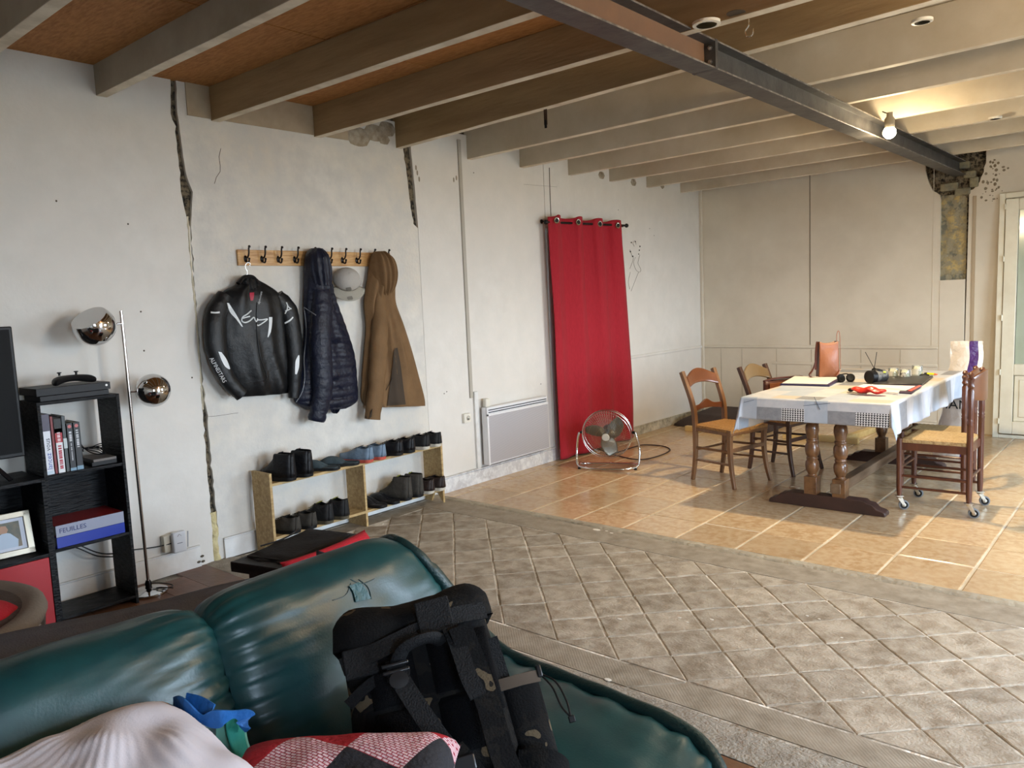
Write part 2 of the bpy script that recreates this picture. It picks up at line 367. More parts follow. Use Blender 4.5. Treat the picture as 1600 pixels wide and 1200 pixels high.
# cable trunking and batten on the wall
a, b = onx(715, 218), onx(735, 622); c = onx(741, 735)
MB().prism([(a.y-.012, a.z), (a.y+.022, a.z), (b.y+.022, b.z), (b.y-.012, b.z)], -.001, .014, XWALL).build('trim_1', mat('trunking', rgb(176, 170, 158), .5), None, bevel=.002); tag(bpy.data.objects['trim_1'], kind='structure')
MB().box(0, .022, b.y+.03, b.y+.075, .12, b.z+.05).build('trim_2', M_base, bevel=.003); tag(bpy.data.objects['trim_2'], kind='structure')
# plaster band below the second crack
q0 = yz([(640,353),(655,352)]); q1 = yz([(655,640),(672,640)])
# doorway: frame, dark leaf
fr = MB().box(-.33, .018, DY0-.075, DY0, 0, DZ+.0).box(-.33, .018, DY1, DY1+.07, 0, DZ).box(-.33, .018, DY0-.075, DY1+.07, DZ, DZ+.07).build('door_1', mat('door_frame_paint', rgb(206, 214, 220), .5), bevel=.004); tag(fr, kind='structure')
MB().box(-.3, -.26, DY0, DY1, 0, DZ).build('door_leaf', mat('door_dark', rgb(60, 58, 54), .6), fr)
# baseboards on the left wall: three lengths with a bead on top
def baseb(name, y0, y1, h, mt=M_base, th=.016, bead=True):
    m = MB().prism([(0, 0), (th, 0), (th*.9, h-.02), (th*.5, h-.012), (th*1.2, h-.008), (th*1.2, h), (0, h)] if bead else [(0, 0), (th, 0), (th, h), (0, h)], y0, y1, YWALL)
    o = m.build(name, mt, bevel=.002); tag(o, kind='structure'); return o
baseb('baseboard_left', -1.5, 2.27, .135)
baseb('baseboard_left', 2.43, 4.30, .135)
o = baseb('baseboard_left', 4.3, DY0-.08, .13, mat('chipped_baseboard', rgb(206, 206, 208), .8, var=[(5, rgb(182, 178, 178), .15), (20, rgb(224, 224, 224), .1)], bump=(14, .5)), .03)
baseb('baseboard_left', DY1+.075, 8.99, .10, mat('crumbling_baseboard', rgb(186, 176, 154), .9, var=[(16, rgb(110, 100, 82), .1), (6, rgb(206, 196, 176), .2)], bump=(25, .9)), .02)
hole = MB()
for (px, py) in [(316,869),(311,878),(317.5,877)]:
    p = onx(px, py, .018); hole.sphere((.018, p.y, p.z), .011, 7, (.2, 1.3, .8))
hole.build('gouge', mk, bpy.data.objects['baseboard_left'])
# dado rail of the left wall behind the curtain and the corner bead
def rail(name, poly, y0, y1, M, mt=M_wallb):
    o = MB().prism(poly, y0, y1, M).build(name, mt, bevel=.002); tag(o, kind='structure')
dado = [(0, .858), (.010, .858), (.018, .868), (.018, .878), (.010, .890), (0, .893)]
rail('trim_3', dado, DY1+.075, 9.0, YWALL, M_wall)
# ------------------------------------------------------------------ back wall
YBK = 9.0
BX0, BX1 = 2.667, 2.898
wb = MB().box(-.3, RX+.3, YBK+.05, YBK+.35, -.1, ZT+.2).build('wall_back', M_stone); tag(wb, kind='structure')
def hole_edge():
    P = []
    for k in range(25):
        a = -pi*k/24; r = 1+.08*mnoise.noise(Vector((k*.7, 3, 0)))
        P.append((2.79+.27*cos(a)*r, 2.74+.36*sin(a)*r))
    return P
he = hole_edge()                    # from right (x=3.06) down round to left (2.52)
left_stub = [p for p in he if p[0] <= BX0]; right_stub = [p for p in he if p[0] >= BX1]
MB().prism([(0, 0), (0, ZT), (he[-1][0], ZT)]+left_stub[::-1]+[(BX0, 2.38), (BX0, 0)], YBK, YBK+.052, YWALL).build('plaster_panel', M_wallb, wb, smooth=0)
MB().prism([(RX, 0), (RX, ZT), (he[0][0], ZT)]+right_stub+[(BX1, 0)], YBK, YBK+.052, YWALL).build('plaster_panel', M_wallb, wb, smooth=0)
MB().box(BX0, BX1, YBK-.004, YBK+.05, 0, 1.568).build('plaster_patch', M_wallb, wb, bevel=.003)
M_old = mat('old_distemper', rgb(186, 164, 112), .95, var=[(8, rgb(112, 112, 100), .09), (20, rgb(150, 142, 118), .05)], bump=[(18, .7), (60, .5)])
def old(u, v):
    x = BX0+(BX1-BX0)*u; z = 1.568+(2.42-1.568)*v
    return (x, YBK+.03+.010*mnoise.noise(Vector((x*14, z*14, 0))), z)
MB().grid(old, 14, 40).build('exposed_plaster', M_old, wb)
def rub(u, v):
    x = 2.5+.6*u; z = 2.36+.6*v
    return (x, YBK+.04-.03*mnoise.noise(Vector((x*9, z*9, 4)))+.01*mnoise.noise(Vector((x*40, z*40, 4))), z)
MB().grid(rub, 40, 40).build('rubble_pocket', M_stone, wb)
for (x, z, ww, hh) in [(2.87, 2.70, .10, .07), (2.74, 2.50, .16, .08), (2.92, 2.60, .11, .07), (2.86, 2.44, .14, .07), (2.96, 2.52, .08, .10)]:
    MB().cbox((x, YBK+.015, z), (ww, .06, hh)).build('stone', mat('stone', rgb(150, 142, 112), .95, var=(14, rgb(110, 106, 94), .2), bump=(20, .9)), wb, bevel=.015, seg=3)
MB().box(2.955, 2.985, YBK-.008, YBK+.01, 0, 2.385).build('trim_4', mat('seam_strip', rgb(176, 158, 132), .8), bevel=.002); tag(bpy.data.objects['trim_4'], kind='structure')
sp = MB()
for k in range(46):
    x = random.gauss(3.12, .07); z = random.uniform(2.3, 2.72)
    sp.sphere((x, YBK, z), random.uniform(.005, .016), 6, (1, .2, random.uniform(.6, 1.4)))
sp.build('flaked_paint', mat('flaked_spots', rgb(134, 122, 102), .9), wb)
ydado = [(YBK-p[0], p[1]) for p in dado]
XEX = Matrix(((0, 0, 1, 0), (1, 0, 0, 0), (0, 1, 0, 0), (0, 0, 0, 1)))
rail('trim_5', ydado, 0, 2.66, XEX); rail('trim_6', [(YBK-p[0]*.6, p[1]-.19) for p in dado], .9, 2.66, XEX)
for x in (.25, .52, .95, 1.36, 1.9, 2.3):
    MB().box(x, x+.006, YBK-.003, YBK+.001, .02, .85).build('panel_joint', mat('joint_tone', rgb(178, 168, 150), .9), wb)  # joint strips, somewhat darker than the wall paint
for x, w_ in ((1.345, .006), (2.60, .004)):
    MB().box(x, x+w_, YBK-.004, YBK+.002, .9, ZT).build('panel_joint', mk if x < 2 else M_wallb, wb)
MB().box(0, .035, YBK-.035, YBK, 0, ZT).build('trim_7', M_wallb, bevel=.006); tag(bpy.data.objects['trim_7'], kind='structure')
baseb('baseboard_back', 0, 2.66, .10, M_wallb)
o = bpy.data.objects['baseboard_back']; o.rotation_euler = (0, 0, -pi/2); o.location = (0, YBK, 0)
pile = [(2.42+.0*1, 1.0)]
# right wall with its windows and one added opening, wall behind the camera
ys = [-1.8, -.9, .5, 2.5, 3.9, 5.7, 7.5, 9.3]
m = MB(); m.box(RX, RX+.3, -1.8, 9.3, 2.12, ZT+.1)
m.box(RX, RX+.3, -1.8, -.7, 0, 2.12).box(RX, RX+.3, -.7, .3, 0, 1.0).box(RX, RX+.3, .3, 2.5, 0, 2.12).box(RX, RX+.3, 3.9, 5.7, 0, 2.12).box(RX, RX+.3, 7.5, 9.3, 0, 2.12)
m.box(RX, RX+.3, 2.5, 3.9, 0, .25).box(RX, RX+.3, 5.7, 7.5, 0, .9)
tag(m.build('wall_right', M_wall), kind='structure')
for i, (a, b, c, d) in enumerate(WINS):
    f = MB().box(RX+.1, RX+.16, a, a+.06, c, d).box(RX+.1, RX+.16, b-.06, b, c, d).box(RX+.1, RX+.16, a, b, c, c+.06).box(RX+.1, RX+.16, a, b, d-.06, d).box(RX+.1, RX+.16, (a+b)/2-.04, (a+b)/2+.04, c, d)
    tag(f.build('window_%d' % (i+1), M_base, bevel=.004), kind='structure')  # third frames the opening added for foreground light
tag(MB().box(-.3, RX+.3, -1.8, -1.5, 0, ZT+.1).build('wall_front', M_wall), kind='structure')
tag(MB().box(RX+.3, RX+25, -20, 30, -.3, -.05).build('ground', mat('yard_gravel', rgb(150, 142, 128), .95, var=(3, rgb(120, 116, 104), .2))), kind='structure')
# ------------------------------------------------------------------ ceiling: boards, joists
ce = MB().box(-.3, RX+.3, -1.8, 3.42, ZT+.02, ZT+.30).box(-.3, RX+.3, 3.42, 9.4, ZT+.075, ZT+.30).build('ceiling', M_ceil); tag(ce, kind='structure')
for k in range(6):
    x0 = -.06+k*1.22
    for j, (y0, y1) in enumerate(((-1.5, .55), (.56, 2.6), (2.61, 3.42))):
        MB().box(x0+.002, min(x0+1.218, RX), y0, y1-.003, ZT-.004+.002*(k % 2), ZT+.018).build('ceiling_board', M_osb, ce)
for k in range(6):
    MB().box(k*1.12+.002, min(k*1.12+1.118, RX), 3.42, 9.0, ZT+.058, ZT+.074).build('ceiling_board', M_ceil, ce)
JY = [(-1.0, 0, 'a'), (-.25, 0, 'a'), (.5, 0, 'a'), (1.23, 0, 'a'), (1.913, 0, 'a'), (2.581, .02, 'b'), (3.334, 0, 'b'), (4.074, -.07, 'b'), (4.852, -.04, 'c'), (5.535, -.035, 'c'), (6.27, -.025, 'c'), (6.987, -.02, 'c'), (7.732, -.03, 'c'), (8.508, -.03, 'c')]
JM = {'a': M_joist_a, 'b': M_joist_b, 'c': M_joist_c}
JZ = 2.735
for (y, sl, c) in JY:
    L = RX+.04
    z = JZ+(.028 if abs(y-1.913) < .01 else -.012 if 2.5 < y < 3.5 else 0)
    def f(u, v, y=y, sl=sl):
        return None
    j = MB(); N = 40; prof = [(0, 0), (.06, 0), (.06, 1), (0, 1)]
    vs = []
    for i in range(N+1):
        x = -.03+L*i/N; wv = .004*mnoise.noise(Vector((x*1.3, y, 0)))
        for (a, b) in prof: vs.append((x, y+sl*x+a+wv, z+.003*mnoise.noise(Vector((x*2, y, a*30))) if b == 0 else (ZT-.002 if y < 3.4 else ZT+.057)))
    fs = [(i*4+k, i*4+(k+1) % 4, (i+1)*4+(k+1) % 4, (i+1)*4+k) for i in range(N) for k in range(4)]+[(0, 1, 2, 3), (N*4+3, N*4+2, N*4+1, N*4)]
    o = j.add(vs, fs).build('ceiling_joist', JM[c], ce, bevel=.004, smooth=0)
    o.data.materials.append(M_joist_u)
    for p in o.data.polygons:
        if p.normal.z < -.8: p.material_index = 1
# steel beam under the joists, bolted splice
def bx_(y): return 2.775+.008*(y-2.2)
beam = thing('steel_beam', 'long grey steel beam running under the ceiling joists', 'beam'); beam['kind'] = 'structure'
def ibeam(y0, y1, z0=2.60, h=.135, w_=.12, tf=.009, tw_=.006):
    P = [(-w_/2, 0), (w_/2, 0), (w_/2, tf), (tw_/2, tf), (tw_/2, h-tf), (w_/2, h-tf), (w_/2, h), (-w_/2, h), (-w_/2, h-tf), (-tw_/2, h-tf), (-tw_/2, tf), (-w_/2, tf)]
    vs = [(bx_(y)+p[0], y, z0+p[1]) for y in (y0, y1) for p in P]; n = len(P)
    return MB().add(vs, [tuple(range(n)), tuple(range(2*n-1, n-1, -1))]+[(i, (i+1) % n, n+(i+1) % n, n+i) for i in range(n)])
YS = 3.58
b1 = ibeam(-1.5, YS-.006); o = b1.build('beam_section', M_steel, beam, bevel=.0015, smooth=0); o.data.materials.append(M_rust); o.data.materials.append(M_edge)
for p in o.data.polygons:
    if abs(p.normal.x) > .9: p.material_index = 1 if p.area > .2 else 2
o = ibeam(YS+.006, 9.05).build('beam_section', M_steel, beam, bevel=.0015, smooth=0); o.data.materials.append(M_edge)
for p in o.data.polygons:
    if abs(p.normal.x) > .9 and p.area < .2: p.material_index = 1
x = bx_(YS)
for dy in (-.007, .007):
    MB().cbox((x, YS+dy, 2.6675), (.124, .011, .139)).build('end_plate', M_steel, beam, bevel=.001)
for dx in (-.04, .035):
    for z in (2.635, 2.70):
        for s_ in (-1, 1):
            MB().lathe([(.011, 0), (.011, .008), (.006, .009), (.006, .016), (.0001, .017)], 6, T(x+dx, YS+s_*.012, z) @ Matrix.Rotation(-s_*pi/2, 4, 'X')).build('bolt', M_bolt, beam, smooth=30)
# ================================================================== dining area
M_wood = mat('chair_wood', rgb(120, 80, 48), .4, var=[(4, rgb(92, 58, 34), .15), (14, rgb(134, 92, 58), .1)], stretch=(3, 3, .6), bump=(30, .08), coat=.3)
M_wood_l = mat('chair_wood_light', rgb(138, 98, 62), .45, var=[(4, rgb(106, 72, 44), .15)], stretch=(3, 3, .6), bump=(30, .08), coat=.2)
M_wood_d = mat('chair_wood_dark', rgb(84, 52, 36), .4, var=[(4, rgb(60, 36, 26), .15)], stretch=(3, 3, .6), coat=.3)
M_wood_r = mat('chair_wood_red', rgb(98, 54, 34), .38, var=[(4, rgb(76, 40, 26), .15)], stretch=(3, 3, .6), coat=.4)
M_rail = mat('polished_rail', rgb(118, 70, 38), .28, var=[(5, rgb(98, 54, 28), .2)], coat=.5)
def rushx(m, n, b, mp, last):
    wv = n.nodes.new('ShaderNodeTexWave'); wv.inputs['Scale'].default_value = 45; wv.inputs['Distortion'].default_value = .8; wv.bands_direction = 'X'
    n.links.new(mp.outputs[0], wv.inputs['Vector']); bn = n.nodes.new('ShaderNodeBump'); bn.inputs['Strength'].default_value = .5; bn.inputs['Distance'].default_value = .004
    n.links.new(wv.outputs['Fac'], bn.inputs['Height']); n.links.new(bn.outputs[0], b.inputs['Normal'])
M_rush = mat('rush_seat', rgb(168, 138, 92), .7, var=[(6, rgb(138, 106, 64), .12), (60, rgb(188, 160, 112), .1)], stretch=(1, 6, 1), extra=rushx)
M_rush_d = mat('rush_seat_brown', rgb(160, 112, 60), .65, var=[(6, rgb(120, 80, 40), .12), (60, rgb(184, 140, 84), .1)], stretch=(1, 6, 1), extra=rushx)
def rush_seat(bk, fr, z, mt, parent):
    """front half width fr at x=+, back half width bk at x=-; strands wound in four triangles"""
    def f(u, v):
        x = -.19+.40*u; hw = bk+(fr-bk)*u; y = -hw+2*hw*v
        e = min(u, 1-u, v, 1-v); zz = z+.012*min(1, e*12)-.010*min(1, max(0, e-.08)*3)+.0015*sin(60*(u if abs(u-.5) < abs(v-.5) else v)*pi)
        return (x, y, zz)
    m = MB().grid(f, 44, 44)
    def g(u, v):
        p = f(u, v); return (p[0], p[1], z-.022)
    m.grid(g, 6, 6)
    m.prism([(-.19, -bk), (.21, -fr), (.21, fr), (-.19, bk)], z-.022, z+.001)
    return m.build('seat', mt, parent, smooth=50)
def french_chair(name, label, loc, ang, mw, mr, ms, group=None):
    t = thing(name, label, 'chair', loc, ang, group)
    rush_seat(.17, .21, .45, ms, t)
    for s in (-1, 1):
        P = catmull([(-.215, s*.165, 0), (-.185, s*.165, .2), (-.18, s*.168, .45), (-.20, s*.172, .62), (-.30, s*.178, .87)], 6)
        MB().tube(P, [.018+.006*min(1, i/12) for i in range(len(P))], 4, flat=1.0).build('leg', mw, t, bevel=.003)
        P = catmull([(.235, s*.205, 0), (.205, s*.196, .12), (.185, s*.192, .28), (.19, s*.195, .45)], 6)
        MB().tube(P, [.017+.008*i/(len(P)-1) for i in range(len(P))], 4).build('leg', mw, t, bevel=.003)
        for z, r in ((.17, .009), (.27, .010)):
            MB().tube([(-.19, s*.165, z), (.20, s*.193, z+.01)], r, 8).build('stretcher', mw, t)
    MB().cbox((.19, 0, .29), (.014, .38, .032)).build('stretcher', mw, t, bevel=.004)
    MB().tube([(-.185, -.165, .25), (-.185, .165, .25)], .009, 8).build('stretcher', mw, t)
    MB().prism([(-.19, -.175), (.21, -.21), (.21, .21), (-.19, .175)], .405, .432).build('seat_frame', mw, t, bevel=.004)
    def crest(u, v):
        y = -.165+.33*u; k = 4*u*(1-u); cx = -.03*k
        z0 = .745+.03*k-.035*(1-k)*0; z1 = .83+.055*k**1.5
        z = z0+(z1-z0)*v; return (-.30+.06*(.87-z)/.25*1.6+cx*.9+.02, y, z)
    MB().grid(crest, 24, 6).build('top_rail', mr, t, solid=.018, bevel=.004)
    def mid(u, v):
        y = -.165+.33*u; k = 4*u*(1-u); hump = exp(-((u-.5)/.16)**2)
        z0 = .548+.02*k; z1 = .60+.04*hump; z = z0+(z1-z0)*v
        return (-.198-.02*k-.02*(z-.55), y, z)
    MB().grid(mid, 24, 5).build('back_slat', mr, t, solid=.016, bevel=.003)
    return t
french_chair('dining_chair', 'honey brown wooden chair with caramel straw seat at the table corner facing the camera side', (1.775, 5.925, 0), radians(-14), M_wood_l, M_rail, M_rush_d)
french_chair('dining_chair', 'darker brown wooden chair behind the honey brown one, leather satchel on it', (1.99, 6.54, 0), radians(-12), M_wood_d, mat('rail_satin', rgb(120, 98, 68), .3, coat=.5), M_rush_d)
bpy.data.objects['dining_chair'].scale = (1.03, 1.10, 1.035); bpy.data.objects['dining_chair.001'].scale = (1.02, 1.04, 1.02)
bpy.data.objects['dining_chair']['label'] = 'honey brown wooden chair with caramel straw seat, near left corner of the dining table'
M_cast = mat('caster_steel', rgb(196, 192, 180), .3, 1); M_tyre = mat('caster_tyre', rgb(120, 122, 124), .6); M_blk = mat('black_plastic', rgb(20, 20, 22), .45, spec=.3)
def spindle_chair(name, label, loc, ang, mw, ms, casters):
    t = thing(name, label, 'chair', loc, ang)
    h0 = .10 if casters else 0; sz = .42+h0*.75; top = .90+h0*.6
    rush_seat(.19, .205, sz, ms, t)
    for s in (-1, 1):
        prof = [(.016, h0), (.019, h0+.05), (.020, sz-.05), (.020, sz+.12), (.022, sz+.125), (.018, sz+.135), (.022, sz+.145), (.018, sz+.155), (.021, sz+.17), (.020, top-.12), (.013, top-.105), (.022, top-.09), (.016, top-.07), (.023, top-.045), (.014, top-.03), (.020, top-.015), (.012, top), (.001, top+.004)]
        lean = Matrix.Shear('XY', 4, (0, 0)); M = T(-.205, s*.185, 0)
        MB().lathe(prof, 14, M).build('leg', mw, t)
        MB().lathe([(.014, h0), (.019, h0+.05), (.021, sz-.03), (.021, sz+.005), (.001, sz+.008)], 14, T(.215, s*.195, 0)).build('leg', mw, t)
        for z, r in ((h0+.14, .009), (h0+.25 if not casters else h0+.06, .009)):
            MB().tube([(-.205, s*.185, z), (.215, s*.195, z)], r, 8).build('stretcher', mw, t)
    for x, z in ((-.205, h0+.16), (.215, h0+.19)):
        MB().tube([(x, -.19, z), (x, .19, z)], .009, 8).build('stretcher', mw, t)
    MB().prism([(-.205, -.195), (.22, -.205), (.22, .205), (-.205, .195)], sz-.075, sz-.022).build('seat_frame', mw, t, bevel=.004)
    def crest(u, v):
        y = -.185+.37*u; k = 4*u*(1-u); hump = .03*sin(3*pi*u)**2
        z0 = sz+.29-.02*k; z1 = top-.03+.035*k; return (-.21-.045*k, y, z0+(z1-z0)*v)
    MB().grid(crest, 26, 8).build('top_rail', mat('top_rail_wood', rgb(116, 72, 42), .35, var=(6, rgb(94, 56, 32), .2), coat=.3), t, solid=.018, bevel=.003)
    if casters:
        for (x, y, a) in ((-.205, -.185, .4), (-.205, .185, .3), (.215, -.195, .2), (.215, .195, .5)):
            c = T(x, y, 0) @ RZ(a)
            k = MB(); k.M = c
            k.cbox((0, 0, h0-.003), (.05, .046, .006)); k.lathe([(.020, h0-.018), (.022, h0-.006)], 14)
            for s in (-1, 1): k.prism([(-.016, h0-.012), (.016, h0-.012), (-.020, .034), (-.040, .034)], s*.014-.0015, s*.014+.0015, YWALL)
            cc = k.build('caster', M_cast, t, bevel=.001)
            W = c @ T(-.030, 0, .033) @ Matrix.Rotation(pi/2, 4, 'X')
            MB().lathe([(.012, -.010), (.024, -.011), (.024, -.0115), (.033, -.008), (.033, .008), (.024, .0115), (.024, .011), (.012, .010)], 20, W).build('wheel', M_tyre, cc)
            MB().lathe([(.001, -.013), (.012, -.012), (.017, -.0105), (.017, .0105), (.012, .012), (.001, .013)], 16, W).build('wheel_hub', M_cast, cc)
            MB().lathe([(.017, -.0118), (.025, -.0118), (.025, .0118), (.017, .0118), (.017, -.0118)], 16, W).build('wheel_rim', M_blk, cc)
    return t
spindle_chair('caster_chair', 'reddish brown rush seat chair with small grey wheels under its legs', (3.345, 5.905, 0), pi, M_wood_r, M_rush, True)
spindle_chair('rush_chair', 'reddish brown rush seat chair without wheels behind the wheeled one', (3.18, 6.62, 0), pi, M_wood_r, M_rush, False)
# ---- table
TZ = .785; TX0, TX1, TY0, TY1 = 2.17, 3.165, 5.34, 7.52
M_oak = mat('table_oak', rgb(100, 68, 42), .3, var=[(5, rgb(72, 46, 28), .15), (20, rgb(116, 80, 50), .1)], coat=.4, bump=(25, .1))
M_oak_d = mat('table_foot_wood', rgb(72, 48, 40), .5, var=[(5, rgb(54, 36, 30), .2)], bump=(25, .1))
tb = thing('trestle_table', 'long oak table on turned twin pillar trestles under a patchwork cloth', 'table', (2.71, 6.43, 0))
tb2 = lambda m: m
def L(x, y, z=0): return (x-2.71, y-6.43, z)
m = MB(); m.M = T(-2.71, -6.43, 0)
m.box(TX0, TX1, TY0, TY1, TZ-.045, TZ-.006).build('tabletop', M_oak, tb, bevel=.006)
for yc in (5.50, 7.20):
    fp = [(-.40, 0), (.40, 0), (.40, .022), (.385, .035), (.345, .045), (.315, .075), (.28, .08), (.26, .095), (-.26, .095), (-.28, .08), (-.315, .075), (-.345, .045), (-.385, .035), (-.40, .022)]
    MB().prism(fp, yc-6.43-.05, yc-6.43+.05, YWALL).build('foot', M_oak_d, tb, bevel=.006)
    MB().cbox((0, yc-6.43, TZ-.075), (.62, .09, .06)).build('cross_bearer', M_oak, tb, bevel=.006)
    for dx in (-.100, .095):
        k = MB(); k.M = T(dx, yc-6.43, 0)
        k.cbox((0, 0, .155), (.088, .088, .13))
        k.lathe([(.040, .22), (.028, .232), (.034, .245), (.045, .27), (.048, .30), (.044, .325), (.034, .338), (.040, .345), (.040, .352), (.034, .36), (.044, .375), (.049, .405), (.047, .44), (.036, .465), (.041, .47), (.041, .482), (.034, .49), (.038, .51), (.047, .55), (.044, .585), (.031, .605), (.042, .615), (.042, .63), (.034, .64), (.044, .655), (.047, .68), (.047, .72)], 22)
        k.build('pillar', M_oak, tb, bevel=.003)
MB().box(2.75-2.71, 2.82-2.71, 5.45-6.43, 7.25-6.43, .12, .19).build('stretcher', mat('stretcher_wood', rgb(128, 104, 80), .55, var=(6, rgb(96, 74, 54), .2), stretch=(3, .5, 3)), tb, bevel=.005)
# ---- patchwork oilcloth
def tri(m, n, b, mp, last):
    uv = n.nodes.new('ShaderNodeUVMap'); sp = n.nodes.new('ShaderNodeSeparateXYZ'); n.links.new(uv.outputs[0], sp.inputs[0])
    def M_(op, a, b_=None, v=None):
        q = n.nodes.new('ShaderNodeMath'); q.operation = op; n.links.new(a, q.inputs[0])
        if b_ is not None: n.links.new(b_, q.inputs[1])
        elif v is not None: q.inputs[1].default_value = v
        return q.outputs[0]
    u = M_('FRACT', M_('MULTIPLY', sp.outputs[0], v=58)); v = M_('FRACT', M_('MULTIPLY', sp.outputs[1], v=66))
    a = M_('MULTIPLY', M_('ABSOLUTE', M_('SUBTRACT', u, v=.5)), v=2.1); c = M_('LESS_THAN', a, v)
    mx = n.nodes.new('ShaderNodeMix'); mx.data_type = 'RGBA'; n.links.new(c, mx.inputs[0]); mx.inputs[6].default_value = (*rgb(222, 222, 222), 1); mx.inputs[7].default_value = (*rgb(26, 26, 34), 1)
    n.links.new(mx.outputs[2], b.inputs['Base Color'])
cl_m = [mat('cloth_white', rgb(208, 208, 212), .4, var=(12, rgb(196, 198, 204), .1)), mat('cloth_grey', rgb(148, 149, 154), .4, var=(30, rgb(136, 138, 144), .1)), mat('cloth_triangles', (.5, .5, .5), .5, extra=tri),
        mat('cloth_pale_blue', rgb(186, 194, 206), .4, var=(9, rgb(174, 184, 198), .1)), mat('cloth_cream', rgb(206, 192, 176), .4), mat('cloth_line', rgb(48, 60, 84), .5)]
def cloth():
    ov = [.155, .20, .25, .25]      # front, right, left, back overhang
    nx, ny = 120, 200
    X0, X1, Y0_, Y1_ = -ov[2], (TX1-TX0)+ov[1], -ov[0], (TY1-TY0)+ov[3]
    vs = []; uv = []
    W, D = TX1-TX0, TY1-TY0
    for i in range(nx+1):
        for j in range(ny+1):
            a = X0+(X1-X0)*i/nx; b = Y0_+(Y1_-Y0_)*j/ny
            dx = max(0, -a, a-W); dy = max(0, -b, b-D); sx_ = -1 if a < 0 else 1; sy_ = -1 if b < 0 else 1
            x = min(max(a, 0), W); y = min(max(b, 0), D); z = 0
            if dx > 0 or dy > 0:
                if dx > 0 and dy > 0:
                    r = math.hypot(dx, dy); ph = atan2(dy, dx); k = sin(2*ph)
                    off = .012+.16*r*k+.02*sin(ph*6)*r*6*.3
                    x += sx_*(cos(ph)*off+.05*r); y += sy_*(sin(ph)*off+.05*r); z = -r*.97+.012*k
                elif dx > 0:
                    wv = .012*sin(b*9+1)*min(1, dx*6)+.007*sin(b*23)*min(1, dx*6); x += sx_*(.012+.05*dx+wv); z = -dx
                else:
                    wv = .006*sin(a*8)*min(1, dy*6); y += sy_*(.012+.05*dy+wv); z = -dy
                z += .006*exp(-min(dx+dy, 1)*60)
            else:
                z = .0015*mnoise.noise(Vector((a*5, b*5, 0)))+.001
            vs.append((TX0+x-2.71, TY0+y-6.43, TZ+z)); uv.append((a, b))
    fs = [(i*(ny+1)+j, (i+1)*(ny+1)+j, (i+1)*(ny+1)+j+1, i*(ny+1)+j+1) for i in range(nx) for j in range(ny)]
    me = bpy.data.meshes.new('tablecloth'); me.from_pydata(vs, [], fs)
    for q in cl_m: me.materials.append(q)
    ul = me.uv_layers.new(name='UVMap')
    rnd = random.Random(3); cells = {}
    XB_ = [-.25, -.135, 0, .095, .195, .335, .36, .45, .585, .69, .80, .895, .995, 1.2]
    for p in me.polygons:
        us = [uv[v] for v in p.vertices]; a = sum(q[0] for q in us)/4; b = sum(q[1] for q in us)/4
        for li, v in zip(p.loop_indices, p.vertices): ul.data[li].uv = uv[v]
        if b < -.062:                # lower band of the front drop
            mi = 1 if .11 < a < .29 else 2 if .29 < a < .445 else 3 if a < .11 or .445 < a < .60 else 1 if a < .78 else 2 if a < 1.0 else 3
        elif b < 0: mi = 3 if (a < .11 or .445 < a < .60) else 0
        else:
            ca = int((a+2)/.17); cb = int((b+2)/.24); key = (ca, cb//1)
            if key not in cells: cells[key] = rnd.choice([0, 4, 4, 3, 0, 1, 0, 3])
            mi = cells[key]
            if a > W: mi = [0, 3, 0, 0, 3, 0, 1][int((b+1)/.19) % 7] if a > W+.02 else 0
        p.material_index = mi
    me.shade_smooth()
    o = bpy.data.objects.new('tablecloth', me); COL.objects.link(o); o.location = (2.71, 6.43, .0)
    md = o.modifiers.new('s', 'SOLIDIFY'); md.thickness = .0015; md.offset = 1
    return o
tcl = tag(cloth(), 'white and grey patchwork oilcloth with black triangle patches over the long table', 'tablecloth')
ln = MB()
for (a, b) in (((1178, 625), (1162, 629)), ((1255, 634), (1297, 630)), ((1272, 620), (1281, 640))):
    pa, pb = ony(*a, TY0-.017), ony(*b, TY0-.020); ln.tube([pa-Vector((2.71, 6.43, 0)), pb-Vector((2.71, 6.43, 0))], .0016, 4)
ln.build('printed_line', cl_m[5], tcl)
# ---- things on the table (z of cloth top)
CZ = TZ+.004
M_tan = mat('tan_leather', rgb(146, 92, 62), .42, var=(6, rgb(126, 76, 48), .2), bump=(60, .12)); M_brown = mat('dark_leather', rgb(92, 52, 40), .4, var=(8, rgb(66, 36, 28), .2), bump=(60, .12))
def on_t(px, py, z=CZ): return onz(px, py, z)
p = on_t(1293, 590); 
hb = thing('handbag', 'tan leather bucket handbag with brown sides standing on the table', 'handbag', (p.x, p.y, CZ), radians(36)); hb.scale = (.86, .86, 1.42)
def bagface(y0):
    def f(u, v):
        x = -.095+.19*u; z = .205*v; bulge = .03*sin(pi*u)*sin(pi*min(1, v*1.1))
        top = .012*(2*u-1)**2 if v > .9 else 0
        return (x*(1-.06*v), y0-(bulge if y0 < 0 else -bulge), z+top)
    return f
MB().grid(bagface(-.045), 18, 14).build('front_panel', M_tan, hb, solid=.004)
MB().grid(bagface(.045), 18, 14).build('back_panel', M_tan, hb, solid=.004)
for s in (-1, 1):
    def gus(u, v, s=s): return (s*(.095*(1-.06*v)-.018*sin(pi*u)*v), -.045+.09*u, .215*v)
    MB().grid(gus, 8, 10).build('side_panel', M_brown, hb, solid=.004)
MB().cbox((0, 0, .004), (.19, .10, .008)).build('bottom_panel', M_brown, hb)
MB().ribbon(catmull([(-.095, 0, .20), (-.118, -.01, .10), (-.155, -.04, .05), (-.19, -.06, .025), (-.17, -.09, .008), (-.10, -.09, .006), (0, -.10, .006)], 6), .022, .004, (0, 1, .3)).build('strap', M_brown, hb)
